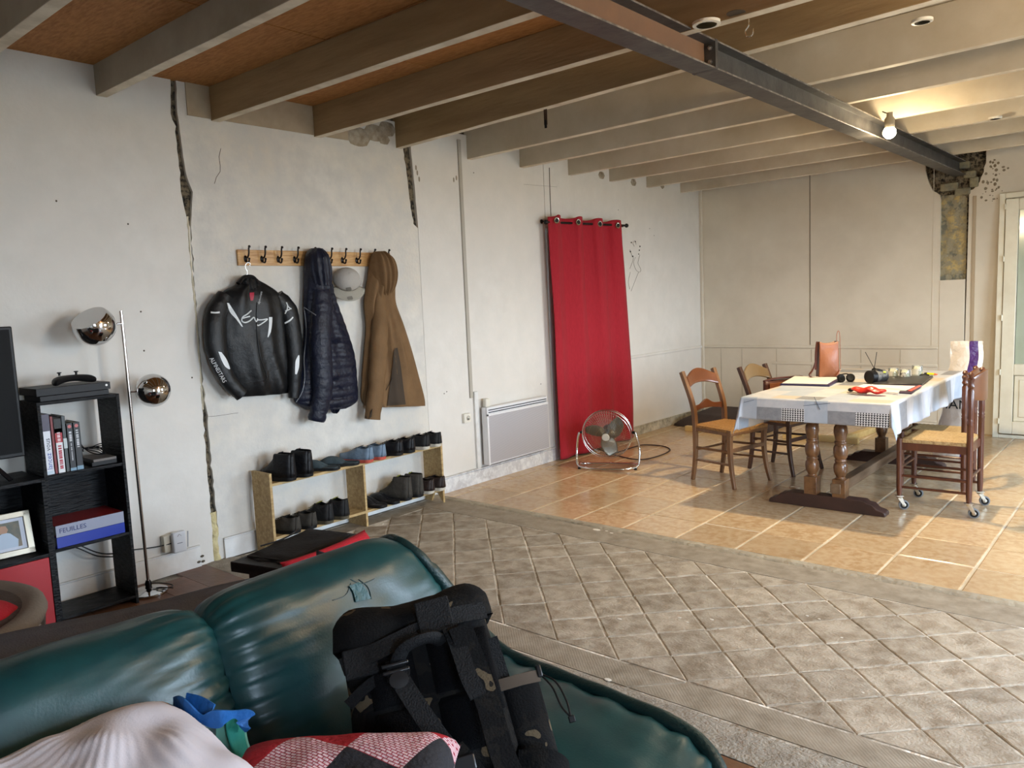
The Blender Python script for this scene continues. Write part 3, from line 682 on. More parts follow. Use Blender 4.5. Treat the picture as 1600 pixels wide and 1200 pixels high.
MB().ribbon(catmull([(-.10, .0, .215), (-.115, -.01, .15), (-.118, -.015, .05)], 5), .02, .004, (1, .3, 0)).build('strap', M_brown, hb)
MB().ribbon(catmull([(.085, 0, .19), (.088, .0, .25), (.10, -.004, .275), (.112, -.01, .25), (.114, -.02, .12), (.105, -.045, .05), (.06, -.07, .01)], 6), .02, .004, (.2, 1, 0)).build('strap', mat('strap_leather', rgb(150, 92, 66), .45), hb)
# clipboard with papers
def quad_thing(name, label, cat, cs, z0, h, mt, bevel=.001, group=None):
    P = [on_t(*c, z0) for c in cs]; c = sum(P, Vector())/len(P)
    m = MB().prism([(q.x-c.x, q.y-c.y) for q in P], 0, h)
    o = m.build(name, mt, bevel=bevel); o.location = (c.x, c.y, z0); tag(o, label, cat, group); return o
M_navy = mat('navy_cover', rgb(36, 32, 70), .4); M_paper = mat('paper', rgb(232, 226, 214), .7)
quad_thing('document_folder', 'navy blue folder lying open under white sheets near the tan handbag', 'folder', [(1219, 602), (1296, 604), (1318, 592), (1240, 590)], CZ, .010, M_navy)
quad_thing('paper_sheet', 'blank white sheet on the navy folder', 'paper', [(1222, 599), (1292, 600.5), (1311, 590), (1242, 588)], CZ+.0105, .003, M_paper, 0)
quad_thing('wallet', 'flat dark red wallet beside the handbag foot', 'wallet', [(1252, 594), (1272, 595), (1276, 591.5), (1254, 591)], CZ, .008, mat('wine_leather', rgb(110, 34, 38), .5), .002)
# bunch of keys and trinkets
p = on_t(1300, 589.5, CZ); kt = thing('key_bunch', 'bunch of silvery keys and rings in front of the tan handbag', 'keys', (p.x, p.y, CZ), .3)
M_chr = mat('chrome', rgb(214, 212, 208), .12, 1)
for k in range(5):
    a = k*1.25; MB().tube([(.02*cos(t)+.05*k-.10, .018*sin(t), .012+.012*sin(t*1+a)) for t in [2*pi*i/14 for i in range(14)]], .0022, 5, closed=True).build('ring', M_chr, kt)
for k in range(4):
    m = MB(); m.M = T(-.06+.045*k, -.02, .014+.004*k) @ RZ(.6*k) @ Matrix.Rotation(.2, 4, 'X'); m.lathe([(.001, -.002), (.012, -.0015), (.012, .0015), (.001, .002)], 10); m.box(.008, .045, -.004, .004, -.0012, .0012); m.build('key', M_chr, kt)
# headphones, radio, jars, laptop, highlighter
p = on_t(1320, 597); hp = thing('headphones', 'folded black headphones beside the navy folder', 'headphones', (p.x, p.y, CZ), .7)
for dx, rz in ((-.03, .3), (.045, -.4)):
    m = MB(); m.M = T(dx, 0, .032) @ RZ(rz) @ Matrix.Rotation(1.2, 4, 'X'); m.lathe([(.001, -.016), (.026, -.018), (.034, -.008), (.034, .008), (.024, .018), (.001, .016)], 18); m.build('ear_cup', M_blk, hp)
MB().tube(catmull([(-.05, .0, .04), (-.02, .05, .05), (.03, .06, .06), (.06, .02, .05)], 5), .008, 8, flat=.6).build('headband', M_blk, hp)
MB().tube(catmull([(-.04, -.01, .006), (-.09, -.03, .004), (-.12, .0, .004)], 5), .003, 6).build('cable', M_blk, hp)
p = on_t(1364, 599); rd = thing('portable_speaker', 'round black and grey portable speaker with a yellow tag on the laptop corner', 'speaker', (p.x+.02, p.y+.02, CZ+.002), radians(62))
m = MB(); m.M = T(0, 0, .052) @ Matrix.Rotation(pi/2, 4, 'Y')
m.lathe([(.001, -.085), (.040, -.084), (.050, -.076), (.050, -.03)], 24); m.build('speaker_front', M_blk, rd)
m = MB(); m.M = T(0, 0, .052) @ Matrix.Rotation(pi/2, 4, 'Y'); m.lathe([(.0505, -.03), (.051, .04), (.049, .075), (.040, .082), (.001, .083)], 24); m.build('body', mat('grey_camouflage', rgb(110, 108, 102), .6, var=(14, rgb(50, 48, 46), .05)), rd)
m = MB(); m.M = T(.02, -.005, .088) @ Matrix.Rotation(.3, 4, 'Y'); m.sphere((0, 0, 0), .03, 12, (1.8, 1, .7)); m.build('top_cover', M_blk, rd)
MB().cbox((.035, -.045, .085), (.026, .006, .012)).build('tag', mat('neon_yellow', rgb(222, 232, 70), .5), rd, bevel=.003)
pz = on_t(1366, 588, .86)
for q in ((1352, 550), (1371, 550)):
    e = ony(*q, 7.52); s0 = Vector((pz.x, 7.52, .0)); s = ony(1366 if q[0] < 1360 else 1367, 576, 7.52)
    st = MB().tube([s, e], .0025, 6)
an = thing('rabbit_ear_antenna', 'thin two arm antenna sticking up behind the speaker at the table end', 'antenna', (0, 0, 0))
s = ony(1366, 578, 7.35); an.location = (s.x, s.y, TZ+.004)
for q in ((1352, 550), (1370, 550)):
    e = ony(*q, 7.35); MB().tube([Vector((0, 0, .02)), e-Vector((s.x, s.y, TZ+.004))], .0028, 6).build('antenna_arm', M_blk, an)
MB().lathe([(.02, 0), (.022, .012), (.012, .024), (.001, .026)], 14).build('base', M_blk, an)
M_glass = mat('jar_glass', (.93, .96, .92), .06, trans=.85, spec=.5); M_wax = mat('jar_wax', rgb(222, 222, 196), .5); M_lab = mat('jar_label', rgb(196, 194, 184), .6)
for k, (px, py, lab) in enumerate(((1396, 590, 'squat glass jar of pale wax with a grey label nearest the speaker'), (1414, 591, 'glass jar with a dark printed label, middle of the three jars'), (1433, 588, 'taller clear glass jar next to the highlighter'))):
    p = on_t(px, py); j = thing('candle_jar', lab, 'jar', (p.x, p.y, CZ), radians(-40)+.2*k, 'glass jars on the dining table'); h = (.078, .072, .09)[k]; r = .038
    MB().lathe([(.001, .002), (r, .0), (r+.002, .004), (r+.002, h-.003), (r, h), (r-.003, h-.003), (r-.003, .008), (.001, .008)], 24).build('glass', M_glass, j)
    MB().lathe([(.001, .010), (r-.004, .010), (r-.004, h*.62), (.001, h*.62)], 20).build('wax', M_wax, j)
    def lb(u, v, r=r, h=h): a = -2.3+1.5*u; return ((r+.003)*cos(a), (r+.003)*sin(a), h*(.2+.5*v))
    MB().grid(lb, 10, 3).build('label', mat('printed_label', rgb(60, 58, 56), .6, var=(60, rgb(200, 198, 190), .1)) if k == 1 else M_lab, j)
quad_thing('laptop', 'thin closed charcoal laptop in front of the glass jars', 'laptop', [(1362, 602), (1441, 602.5), (1458, 590), (1390, 590)], CZ, .016, mat('laptop_grey', rgb(58, 56, 54), .4, .4), .004)
p = on_t(1455, 586.5); hl = thing('highlighter', 'yellow highlighter pen with an orange end near the table edge', 'pen', (p.x, p.y, CZ+.012), radians(-32))
MB().tube([(-.035, 0, 0), (.035, 0, 0)], .011, 10, flat=.8).build('barrel', mat('hi_yellow', rgb(228, 226, 40), .4), hl)
MB().tube([(.035, 0, 0), (.06, 0, 0)], [.010, .006], 10, flat=.8).build('end_cap', mat('hi_orange', rgb(240, 110, 60), .4), hl)
MB().tube([(-.065, 0, 0), (-.035, 0, 0)], [.008, .0115], 10, flat=.8).build('cap', M_blk, hl)
q = on_t(1443, 588.5); m = MB(); m.sphere((0, 0, .012), .03, 12, (1.5, .8, .4)); o = m.build('computer_mouse', M_blk); o.location = (q.x, q.y, CZ+.0); tag(o, 'small black computer mouse at the back corner of the laptop', 'mouse')
quad_thing('paper_sheet', 'loose white printed sheets spread in front of the charcoal laptop', 'paper', [(1334, 606), (1415, 611), (1430, 604), (1350, 601)], CZ+.012, .004, M_paper, 0)
quad_thing('document_folder', 'dark violet folder with a red edge under the loose sheets', 'folder', [(1340, 611), (1424, 616), (1440, 604), (1356, 603)], CZ, .011, mat('violet_cover', rgb(64, 46, 66), .5), .001)
quad_thing('notepad', 'small white notepad and cream card by the red pouch', 'notepad', [(1368, 614), (1403, 617), (1408, 611), (1380, 609)], CZ+.0, .016, M_paper, .001)
quad_thing('document_folder', 'slim coral red folder poking out at the table edge', 'folder', [(1418, 611), (1424, 611.5), (1440, 603), (1436, 602.5)], CZ+.0125, .003, mat('coral', rgb(220, 96, 84), .5), 0)
p = on_t(1357, 617); rp_ = thing('red_pouch', 'crumpled bright red plastic pouch at the near table edge', 'pouch', (p.x, p.y, CZ+.008), radians(-8))
def pouch(u, v):
    a = 2*pi*u; r = 1+.25*mnoise.noise(Vector((cos(a)*1.5, sin(a)*1.5, v*3)))
    t = sin(pi*v); t = t**.5; return (-.125+.25*v, .05*cos(a)*t*r, .026+.022*sin(a)*t*r+.008*sin(v*14)*t)
MB().grid(pouch, 20, 26, cu=True).build('bag_body', mat('red_plastic', rgb(226, 58, 40), .35, var=(9, rgb(180, 30, 26), .15), bump=(20, .4)), rp_)
MB().sphere((-.13, .01, .018), .018, 10, (1.2, .9, .8)).build('black_cap', M_blk, rp_)
MB().tube([(-.14, -.025, .004), (-.06, -.03, .004), (0, -.028, .004)], .004, 6).build('chain', mat('chain_metal', rgb(120, 112, 100), .4, .8, bump=(200, 1)), rp_)
# satchel lying on the second chair
p = onz(1212, 604, .72); sa = thing('leather_satchel', 'dark brown leather satchel with tan flap leaning between chair back and table', 'bag', (1.99, 6.57, .475), radians(62))
def sat(u, v):
    a = 2*pi*u; ex = .30; c, s_ = cos(a), sin(a)
    x = .21*(abs(c)**ex)*(1 if c > 0 else -1); y = .035*(abs(s_)**.6)*(1 if s_ > 0 else -1)
    return (x, y*(1-.3*v), .30*v)
MB().grid(sat, 32, 10, cu=True).build('body', M_brown, sa, solid=.004)
MB().tube(catmull([(-.21, 0, .30), (-.1, .0, .315), (0.1, .0, .315), (.20, 0, .31), (.225, 0, .27), (.21, -.01, .2)], 6), .016, 8, flat=.6).build('edge_roll', M_brown, sa)
MB().cbox((0, -.037, .20), (.36, .006, .17)).build('flap', M_tan, sa, bevel=.003)
# shopping bag hanging behind the right hand chairs
sb = thing('shopping_bag', 'glossy white plastic shopping bag with a purple stripe and black lettering', 'bag', (3.16, 7.72, 0), 0)
M_pl = mat('white_plastic_film', rgb(222, 214, 206), .25, bump=[(9, .5), (25, .5)]); M_pu = mat('purple_print', rgb(70, 40, 100), .25, bump=[(9, .5), (25, .5)])
X0b, X1b = -.13, .12
def bagf(x0, x1, z0, z1, side):
    def f(u, v):
        x = x0+(x1-x0)*u; z = z0+(z1-z0)*v; k = (x-X0b)/(X1b-X0b)
        return (x-.16*max(0, .8-z)*(.12-x)/.25+.02*mnoise.noise(Vector((z*6, side, 0))), side*(.055*sin(pi*min(max(k, 0), 1))*(1-.5*(z-.42)/.6)+.012*mnoise.noise(Vector((x*14, z*10, side)))), z)
    return f
for s_ in (-1, 1):
    MB().grid(bagf(X0b, .02, .0, 1.03, s_), 16, 40).build('bag_panel', M_pl, sb)
    MB().grid(bagf(.02, .085, .0, 1.03, s_), 8, 40).build('purple_stripe', M_pu, sb)
    MB().grid(bagf(.085, X1b, .0, 1.03, s_), 8, 40).build('bag_panel', M_pl, sb)
def text(body, size, loc, rot, mt, parent, name='lettering', ext=.0005, align='CENTER', sx=1):
    c = bpy.data.curves.new(name, 'FONT'); c.body = body; c.size = size; c.extrude = ext; c.align_x = align; c.align_y = 'CENTER'; c.resolution_u = 2
    t = bpy.data.objects.new(name, c); COL.objects.link(t)
    me = bpy.data.meshes.new_from_object(t.evaluated_get(bpy.context.evaluated_depsgraph_get())); bpy.data.objects.remove(t)
    me.materials.clear(); me.materials.append(mt)
    o = bpy.data.objects.new(name, me); COL.objects.link(o); o.parent = parent; o.location = loc; o.rotation_euler = rot; o.scale = (sx, 1, 1); return o
text('MAN', .115, (-.085, -.074, .475), (pi/2, 0, 0), M_blk, sb)
# rolled dark mat and pale timber lengths on the floor by the back corner
dm = thing('floor_cushion', 'large dark brown flat floor cushion lying in the far corner', 'cushion', (.62, 8.47, 0), 0)
def cush(u, v):
    x = -.56+1.15*u; y = -.36+.80*v; e = min(u, 1-u, v, 1-v)
    return (x, y, .015+(.13*min(1, e*5)**.5)*(.8+.5*v)+.015*mnoise.noise(Vector((x*4, y*4, 0))))
MB().grid(cush, 30, 24).prism([(-.55, -.35), (.58, -.35), (.58, .43), (-.55, .43)], 0, .03).build('cushion_body', mat('brown_fabric', rgb(70, 56, 50), .9, var=(5, rgb(54, 42, 38), .2), bump=(40, .2)), dm)
M_pine = mat('pine_timber', rgb(216, 190, 130), .6, var=(5, rgb(196, 164, 104), .2), stretch=(.4, 3, 3))
for (x0, x1, y, h, lab) in ((.34, 1.02, 7.90, .055, 'short pale pine batten on the tiles before the dark floor cushion'), (1.45, 2.2, 7.93, .06, 'pale pine batten lying behind the dining chairs'), ):
    o = MB().box(-(x1-x0)/2, (x1-x0)/2, -.03, .03, 0, h).build('timber_batten', M_pine, bevel=.003); o.location = ((x0+x1)/2, y, 0); tag(o, lab, 'timber')
o = MB().box(-.03, .03, -.55, .55, 0, .06).build('timber_batten', M_pine, bevel=.003); o.location = (2.10, 8.40, 0.0); o.scale = (1, .75, 1); o.rotation_euler = (0, 0, -.12); tag(o, 'pale pine batten running back to the rear wall', 'timber')
o = MB().box(-.32, .32, -.16, .16, 0, .10).build('low_crate', mat('grey_box', rgb(110, 112, 108), .8), bevel=.01); o.location = (2.75, 8.55, 0); tag(o, 'low grey box on the floor by the rear wall under the table', 'box')
# unhung glazed door leaning on the back wall
gd = thing('glazed_door', 'white glazed door unit with lower panel leaning against the back wall', 'door', (3.185, 8.853, 0), 0)
gd.rotation_euler = (-atan2(.118, 2.38), 0, 0)
M_pvc = mat('white_pvc', rgb(226, 222, 204), .35, var=(6, rgb(214, 208, 188), .2)); DW, DH = .98, 2.38
f = MB().box(0, .05, 0, .06, 0, DH).box(DW-.05, DW, 0, .06, 0, DH).box(.05, DW-.05, 0, .06, 0, .035).box(.05, DW-.05, 0, .06, DH-.05, DH).build('outer_frame', M_pvc, gd, bevel=.004)
lf = MB().box(.055, .165, -.012, .05, .045, DH-.06).box(DW-.165, DW-.055, -.012, .05, .045, DH-.06).box(.165, DW-.165, -.012, .05, .045, .17).box(.165, DW-.165, -.012, .05, .62, .73).box(.165, DW-.165, -.012, .05, DH-.17, DH-.06).build('door_leaf', M_pvc, gd, bevel=.006, seg=3)
MB().box(.17, DW-.17, .005, .03, .17, .62).box(.21, DW-.21, -.002, .03, .21, .58).build('lower_panel', M_pvc, lf, bevel=.008)
MB().box(.17, DW-.17, .012, .018, .73, DH-.17).build('glass_pane', mat('door_glass', rgb(196, 206, 190), .15, var=(3, rgb(180, 192, 172), .2), spec=.8, alpha=.75), lf)
for z in (.14, .62, 1.15, 1.72, 2.22):
    MB().lathe([(.001, z), (.008, z+.001), (.008, z+.055), (.001, z+.056)], 10, T(.052, -.016, 0)).build('hinge', M_pvc, gd)
# ================================================================== ceiling lamps and bulb
p = onz(1390, 206, 2.60); 
bl = thing('ceiling_bulb', 'lit round bulb on a short socket beside the steel beam', 'lamp', (2.975, 5.985, 2.60))
MB().sphere((0, 0, 0), .043, 16).build('bulb', mat('lit_bulb', (1, .9, .7), .5, emit=((1.0, .80, .52), 60)), bl)
MB().lathe([(.030, .03), (.034, .05), (.034, .09), (.02, .11), (.02, .135), (.001, .136)], 16).build('socket', mat('lamp_socket', rgb(150, 140, 120), .5), bl)
MB().tube([(0, 0, .13), (-.03, .02, .14), (-.06, .05, .16)], .004, 6).build('wire', M_blk, bl)
sl_ = bpy.data.lights.new('bulb_beam', 'SPOT'); sl_.energy = 185; sl_.color = (1.0, .80, .50); sl_.spot_size = radians(165); sl_.spot_blend = .9; sl_.shadow_soft_size = .05
o = bpy.data.objects.new('bulb_beam', sl_); COL.objects.link(o); o.location = (2.975, 5.985, 2.54); o.rotation_euler = (radians(8), 0, 0)
pl = bpy.data.lights.new('bulb_light', 'POINT'); pl.energy = 22; pl.color = (1.0, .80, .50); pl.shadow_soft_size = .05
o = bpy.data.objects.new('bulb_light', pl); COL.objects.link(o); o.location = (2.975, 5.985, 2.53)
added_bulb = thing('ceiling_bulb', 'added bare bulb out of view, put in to warm the upper walls', 'lamp', (5.0, 3.2, 2.60))  # added bulb, never in view, warms the upper walls
MB().sphere((0, 0, 0), .043, 16).build('bulb', bpy.data.materials['lit_bulb'], added_bulb)
MB().lathe([(.030, .03), (.034, .05), (.034, .09), (.02, .11), (.02, .135), (.001, .136)], 16).build('socket', bpy.data.materials['lamp_socket'], added_bulb)
added_bulb_light = bpy.data.lights.new('bulb_light', 'POINT'); added_bulb_light.energy = 85; added_bulb_light.color = (1.0, .76, .48); added_bulb_light.shadow_soft_size = .12  # light of the added bulb
o = bpy.data.objects.new('bulb_light', added_bulb_light); COL.objects.link(o); o.location = (5.0, 3.2, 2.5)
M_wht = mat('white_plastic', rgb(226, 222, 210), .35)
def ringlamp(q, lab, r=.05):
    p = onz(*q, JZ-.004); t = thing('ceiling_spotlight', lab, 'ceiling light', (p.x, p.y, JZ), 0, 'round white spotlights under the joists')
    MB().lathe([(r*.72, -.014), (r, -.012), (r, 0), (r*.7, 0), (r*.72, -.014)], 24).build('ring', M_wht, t)
    MB().lathe([(.001, -.006), (r*.7, -.006), (r*.7, 0), (.001, 0)], 20).build('lens', mat('lens', rgb(190, 186, 180), .2), t)
ringlamp((1104, 36), 'round white spotlight just right of the bolted beam splice', .062)
ringlamp((1441, 32), 'half hidden white spotlight fitting under the joist at the upper right', .045)
ringlamp((1555, 184), 'small white ring spotlight farther back, right of the lit bulb', .045)
o = MB().lathe([(.001, -.002), (.04, -.002), (.04, 0), (.001, 0)], 20).build('lamp_hole', mat('hole_dark', rgb(70, 58, 44), .9), ce); o.location = onz(1150, 20, JZ)
p = onz(1170, 24, JZ); o = MB().tube(catmull([(0, 0, 0), (0, 0, -.04), (-.015, .0, -.06), (-.01, 0, -.085), (.015, 0, -.085), (.022, 0, -.06)], 5), .003, 6).build('ceiling_hook', M_chr); o.location = p; tag(o, 'thin wire hook hanging under the joist near the splice', 'hook')
# strap irons and old brackets on the joists
p = onz(853, 190, 2.66); o = thing('hanging_bracket', 'rusty strap bracket hanging from the tan joist mid ceiling', 'bracket', (p.x, p.y, 2.66))
MB().box(-.012, .012, -.004, .0, -.02, .09).build('strap_iron', mat('rusty_iron', rgb(70, 48, 34), .8), o); MB().cbox((0, -.003, -.015), (.016, .006, .05)).build('tip', M_blk, o)
# ================================================================== radiator and wiring
rd2 = thing('electric_radiator', 'white electric panel radiator with grey mesh front under the wall', 'radiator', (0, 5.27, .12))
A0, A1, RB, RT = -.425, .425, .03, .53
M_rw = mat('radiator_white', rgb(226, 226, 228), .35)
def meshm(m, n, b, mp, last):
    wv = n.nodes.new('ShaderNodeTexWave'); wv.inputs['Scale'].default_value = 34; wv.bands_direction = 'Z'; n.links.new(mp.outputs[0], wv.inputs['Vector'])
    mx = n.nodes.new('ShaderNodeMix'); mx.data_type = 'RGBA'; n.links.new(wv.outputs['Fac'], mx.inputs[0]); mx.inputs[6].default_value = (*rgb(150, 148, 152), 1); mx.inputs[7].default_value = (*rgb(196, 194, 198), 1)
    n.links.new(mx.outputs[2], b.inputs['Base Color'])
M_rm = mat('radiator_mesh', rgb(176, 174, 178), .5, extra=meshm)
MB().box(.03, .085, A0, A1, RB, RT).build('housing', M_rw, rd2, bevel=.006)
MB().box(.085, .094, A0+.02, A1-.005, RB+.015, RT-.075).build('front_grille', M_rm, rd2, bevel=.003)
MB().box(.085, .097, A0, A0+.02, RB, RT).box(.085, .097, A0, A1, RT-.075, RT-.055).build('edge_frame', M_rw, rd2, bevel=.002)
for k in range(2):
    MB().box(.082, .092, A0+.03, A1-.02, RT-.048+.02*k, RT-.042+.02*k).build('slot', M_blk, rd2)
MB().box(.03, .075, A0+.02, A0+.075, RT, RT+.075, Matrix.Rotation(0, 4, 'X')).build('control_box', M_wht, rd2, bevel=.012, seg=3)
MB().box(0, .03, A0+.1, A0+.14, .1, .45).box(0, .03, A1-.14, A1-.1, .1, .45).build('wall_bracket', M_steel, rd2)
p = onx(727, 653); so = thing('wall_socket', 'cream wall socket left of the radiator', 'socket', (0, p.y, p.z))
MB().box(0, .03, -.04, .04, -.04, .04).build('plate', M_wht, so, bevel=.004); MB().lathe([(.022, 0), (.022, .004), (.016, .004), (.014, -.006), (.001, -.006)], 20, T(.03, .005, 0) @ Matrix.Rotation(pi/2, 4, 'Y')).build('outlet_cup', mat('cup', rgb(196, 190, 176), .5), so)
# ================================================================== curtain on its pole
cr_ = thing('curtain_pole', 'black curtain pole with ball ends above the doorway', 'curtain pole', (.10, 6.5, 2.27))
ca, cb = onx(853, 347, .10), onx(979, 352.5, .10)
ya_, yb_ = ca.y-6.5, cb.y-6.5
MB().tube([(0, ya_, ca.z-2.27), (0, yb_, cb.z-2.27)], .011, 10).build('pole', M_blk, cr_)
for y, z in ((ya_, ca.z-2.27), (yb_, cb.z-2.27)):
    MB().sphere((0, y, z), .022, 12).build('finial', M_blk, cr_)
for y in (ya_+.06, yb_-.07):
    MB().tube([(-.10, y, 0), (0, y, 0)], .007, 8).lathe([(.02, 0), (.02, .006)], 12, T(-.10, y, 0) @ Matrix.Rotation(pi/2, 4, 'Y')).build('bracket', M_blk, cr_)
M_red = mat('red_linen', rgb(162, 26, 42), .95, var=[(2, rgb(142, 20, 34), .25), (60, rgb(170, 34, 48), .3)], bump=(120, .15), stretch=(1, 1, .3))
ct = thing('curtain', 'long crimson red curtain with steel eyelets covering the doorway', 'curtain', (.10, 6.5, 0))
nW = 4
rings = []
for px, py in ((863, 348), (897, 350.5), (931, 352), (959, 353.5)):
    r_ = onx(px, py, .10); rings.append(r_.y-6.5)
yL0, yR0 = onx(856, 350, .10).y-6.5, onx(973, 356, .10).y-6.5
yL1, yR1 = onx(878, 715, .13).y-6.5, onx(1003, 700, .13).y-6.5-.10
def cur(u, v):
    z = 2.315*v+.02*(1-v)
    wob = cos((u-.07)*3.6*2*pi+(1-v)*(.9*sin(u*5)+.5))
    amp = .045*(.5+.5*v**1.5)+.018*(1-v)*mnoise.noise(Vector((u*3.5, v*1.2, 7)))*2
    bul = .0
    yl = yL0+(yL1-yL0)*(1-v)**.85; yr = yR0+(yR1-yR0)*(1-v)**.8 + .05*sin(pi*(1-v))*(1-v)
    uu = u+.012*sin(u*nW*4*pi)*v
    y = yl+(yr-yl)*uu
    x = amp*wob+.010*sin(u*23+v*3)*(1-v)+.012*mnoise.noise(Vector((u*6, v*2.5, 0)))+.03*(1-v)*sin(u*pi)
    return (x, y, z-.012*cos(u*nW*2*pi)*(v > .97))
MB().grid(cur, 140, 60).build('curtain_cloth', M_red, ct, smooth=80, solid=.003)
for y in rings:
    for dy in (0,):
        M = T(.052, y, 2.268) @ Matrix.Rotation(pi/2, 4, 'Y') @ Matrix.Rotation(.25, 4, 'X')
        MB().lathe([(.019, -.003), (.027, -.004), (.030, 0), (.027, .004), (.019, .003), (.019, -.003)], 22, M).build('eyelet', M_chr, ct)
        MB().lathe([(.001, .001), (.0195, .001), (.0195, -.001), (.001, -.001)], 16, M).build('eyelet_opening', M_blk, ct)
# ================================================================== floor fan
fn = thing('floor_fan', 'chrome floor fan with a wire cage in front of the red curtain', 'fan', (.66, 5.82, 0), radians(24))
# local: fan faces -y ; centre height .30, radius .24, tilted back
TI = T(0, 0, .315) @ Matrix.Rotation(radians(12), 4, 'X')
RF = .225
M_cage = mat('cage_wire', rgb(196, 194, 186), .25, 1); M_blade = mat('fan_blade', rgb(120, 116, 106), .4, .7)
cg = MB(); cg.M = TI
for yy, rr in ((-.045, .22), (.045, .22), (0, RF)):
    cg.tube([(rr*cos(t), yy, rr*sin(t)) for t in [2*pi*i/40 for i in range(40)]], .004 if yy == 0 else .0022, 6, closed=True)
cg.build('rim_ring', M_cage, fn)
for side in (-1, 1):
    sp_ = MB(); sp_.M = TI
    for k in range(60):
        a = 2*pi*k/60; P = []
        for i in range(7):
            t = i/6; r = .035+(RF-.035)*t; tw = a+.55*t*(1-.3*t)
            P.append((r*cos(tw), side*(.085*(1-t**2.2)), r*sin(tw)))
        sp_.tube(P, .0015, 3, caps=False)
    for rr in (.09, .16): sp_.tube([(rr*cos(t), side*.085*(1-(((rr-.035)/(RF-.035))**2.2)), rr*sin(t)) for t in [2*pi*i/30 for i in range(30)]], .0012, 4, closed=True)
    g_ = sp_.build('cage_grille', M_cage, fn); g_['kind'] = 'stuff'
m = MB(); m.M = TI @ Matrix.Rotation(pi/2, 4, 'X'); m.lathe([(.001, .09), (.030, .09), (.036, .084), (.036, .078)], 20); m.build('badge', mat('badge', rgb(206, 202, 190), .4), fn)
m = MB(); m.M = TI @ Matrix.Rotation(pi/2, 4, 'X'); m.lathe([(.03, .03), (.034, 0), (.05, -.02), (.055, -.10), (.04, -.14), (.001, -.145)], 20); m.build('motor', M_blk, fn)
for k in range(3):
    def bld(u, v, k=k):
        r = .035+.165*u; w_ = .05+.075*sin(pi*min(u*.85+.1, 1))**.8; a = 2*pi*k/3+.5+(v-.5)*w_/max(r, .06)*1.1+.3*u
        return (r*cos(a), -.02+.055*(v-.5), r*sin(a))
    m = MB(); m.M = TI; m.grid(bld, 12, 10); m.build('blade', M_blade, fn, solid=.002)
MB().tube(catmull([(-.255, 0, .33), (-.27, 0, .27), (-.285, .02, .18), (-.285, .0, .09), (-.27, -.03, .03), (-.20, -.09, .018), (-.08, -.12, .016), (.08, -.12, .016), (.20, -.09, .018), (.27, -.03, .03), (.285, .0, .09), (.285, .02, .18), (.27, 0, .27), (.255, 0, .33)], 6), .010, 10).build('stand', M_chr, fn)
MB().tube(catmull([(-.27, .0, .03), (-.24, .10, .018), (0, .14, .016), (.24, .10, .018), (.27, .0, .03)], 6), .009, 10).build('stand', M_chr, fn)
for s in (-1, 1):
    MB().lathe([(.014, 0), (.015, .014), (.001, .015)], 12, T(s*.255, -.05, 0)).build('rubber_foot', M_blk, fn)
    m = MB(); m.M = T(s*.237, 0, .33) @ Matrix.Rotation(pi/2, 4, 'Y'); m.lathe([(.012, -.01), (.014, .012), (.001, .014)], 12); m.build('pivot_knob', M_blk, fn)
o = MB().tube(catmull([onz(930, 700, .008), onz(965, 712, .008), onz(1000, 718, .008), onz(1030, 712, .008), onz(1047, 703, .008), onz(1035, 697, .008), onz(1008, 695, .008), onz(992, 698, .008), (.35, 6.3, .008), (.2, 6.5, .008)], 6), .006, 6).build('floor_cable', mat('brown_cord', rgb(50, 30, 30), .5)); tag(o, 'dark brown cord looping over the tiles behind the fan', 'cable')
# wire ornament on the wall beside the curtain
wo_ = thing('wire_ornament', 'fine wire ornament with dark beads on the wall right of the red curtain', 'ornament', (0, 0, 0)); q = onx(990, 410); wo_.location = q
def wp(px, py): return onx(px, py, .004)-q
M_wire = mat('thin_wire', rgb(120, 110, 96), .5)
for P in ([(985, 425), (982, 440), (984, 452)], [(988, 402), (986, 395), (984, 390), (987, 398)], [(1000, 398), (998, 405), (997, 412), (1001, 420), (1000, 425), (994, 422), (990, 410), (993, 402)], [(986, 455), (990, 445), (995, 432), (998, 425)], [(984, 420), (988, 410), (990, 402)], [(991, 385), (989, 380), (992, 376), (994, 382)]):
    MB().tube(catmull([wp(*a) for a in P], 4), .0016, 4).build('wire', M_wire, wo_)
for a, r in (((986.5, 379), .008), ((992.8, 377.5), .008), ((985, 393), .010), ((988.8, 400.5), .009), ((1000, 385), .009), ((999, 391), .008), ((998, 397), .007)):
    MB().sphere(wp(*a), r, 8, (.6, 1, 1)).build('bead', M_blk, wo_)
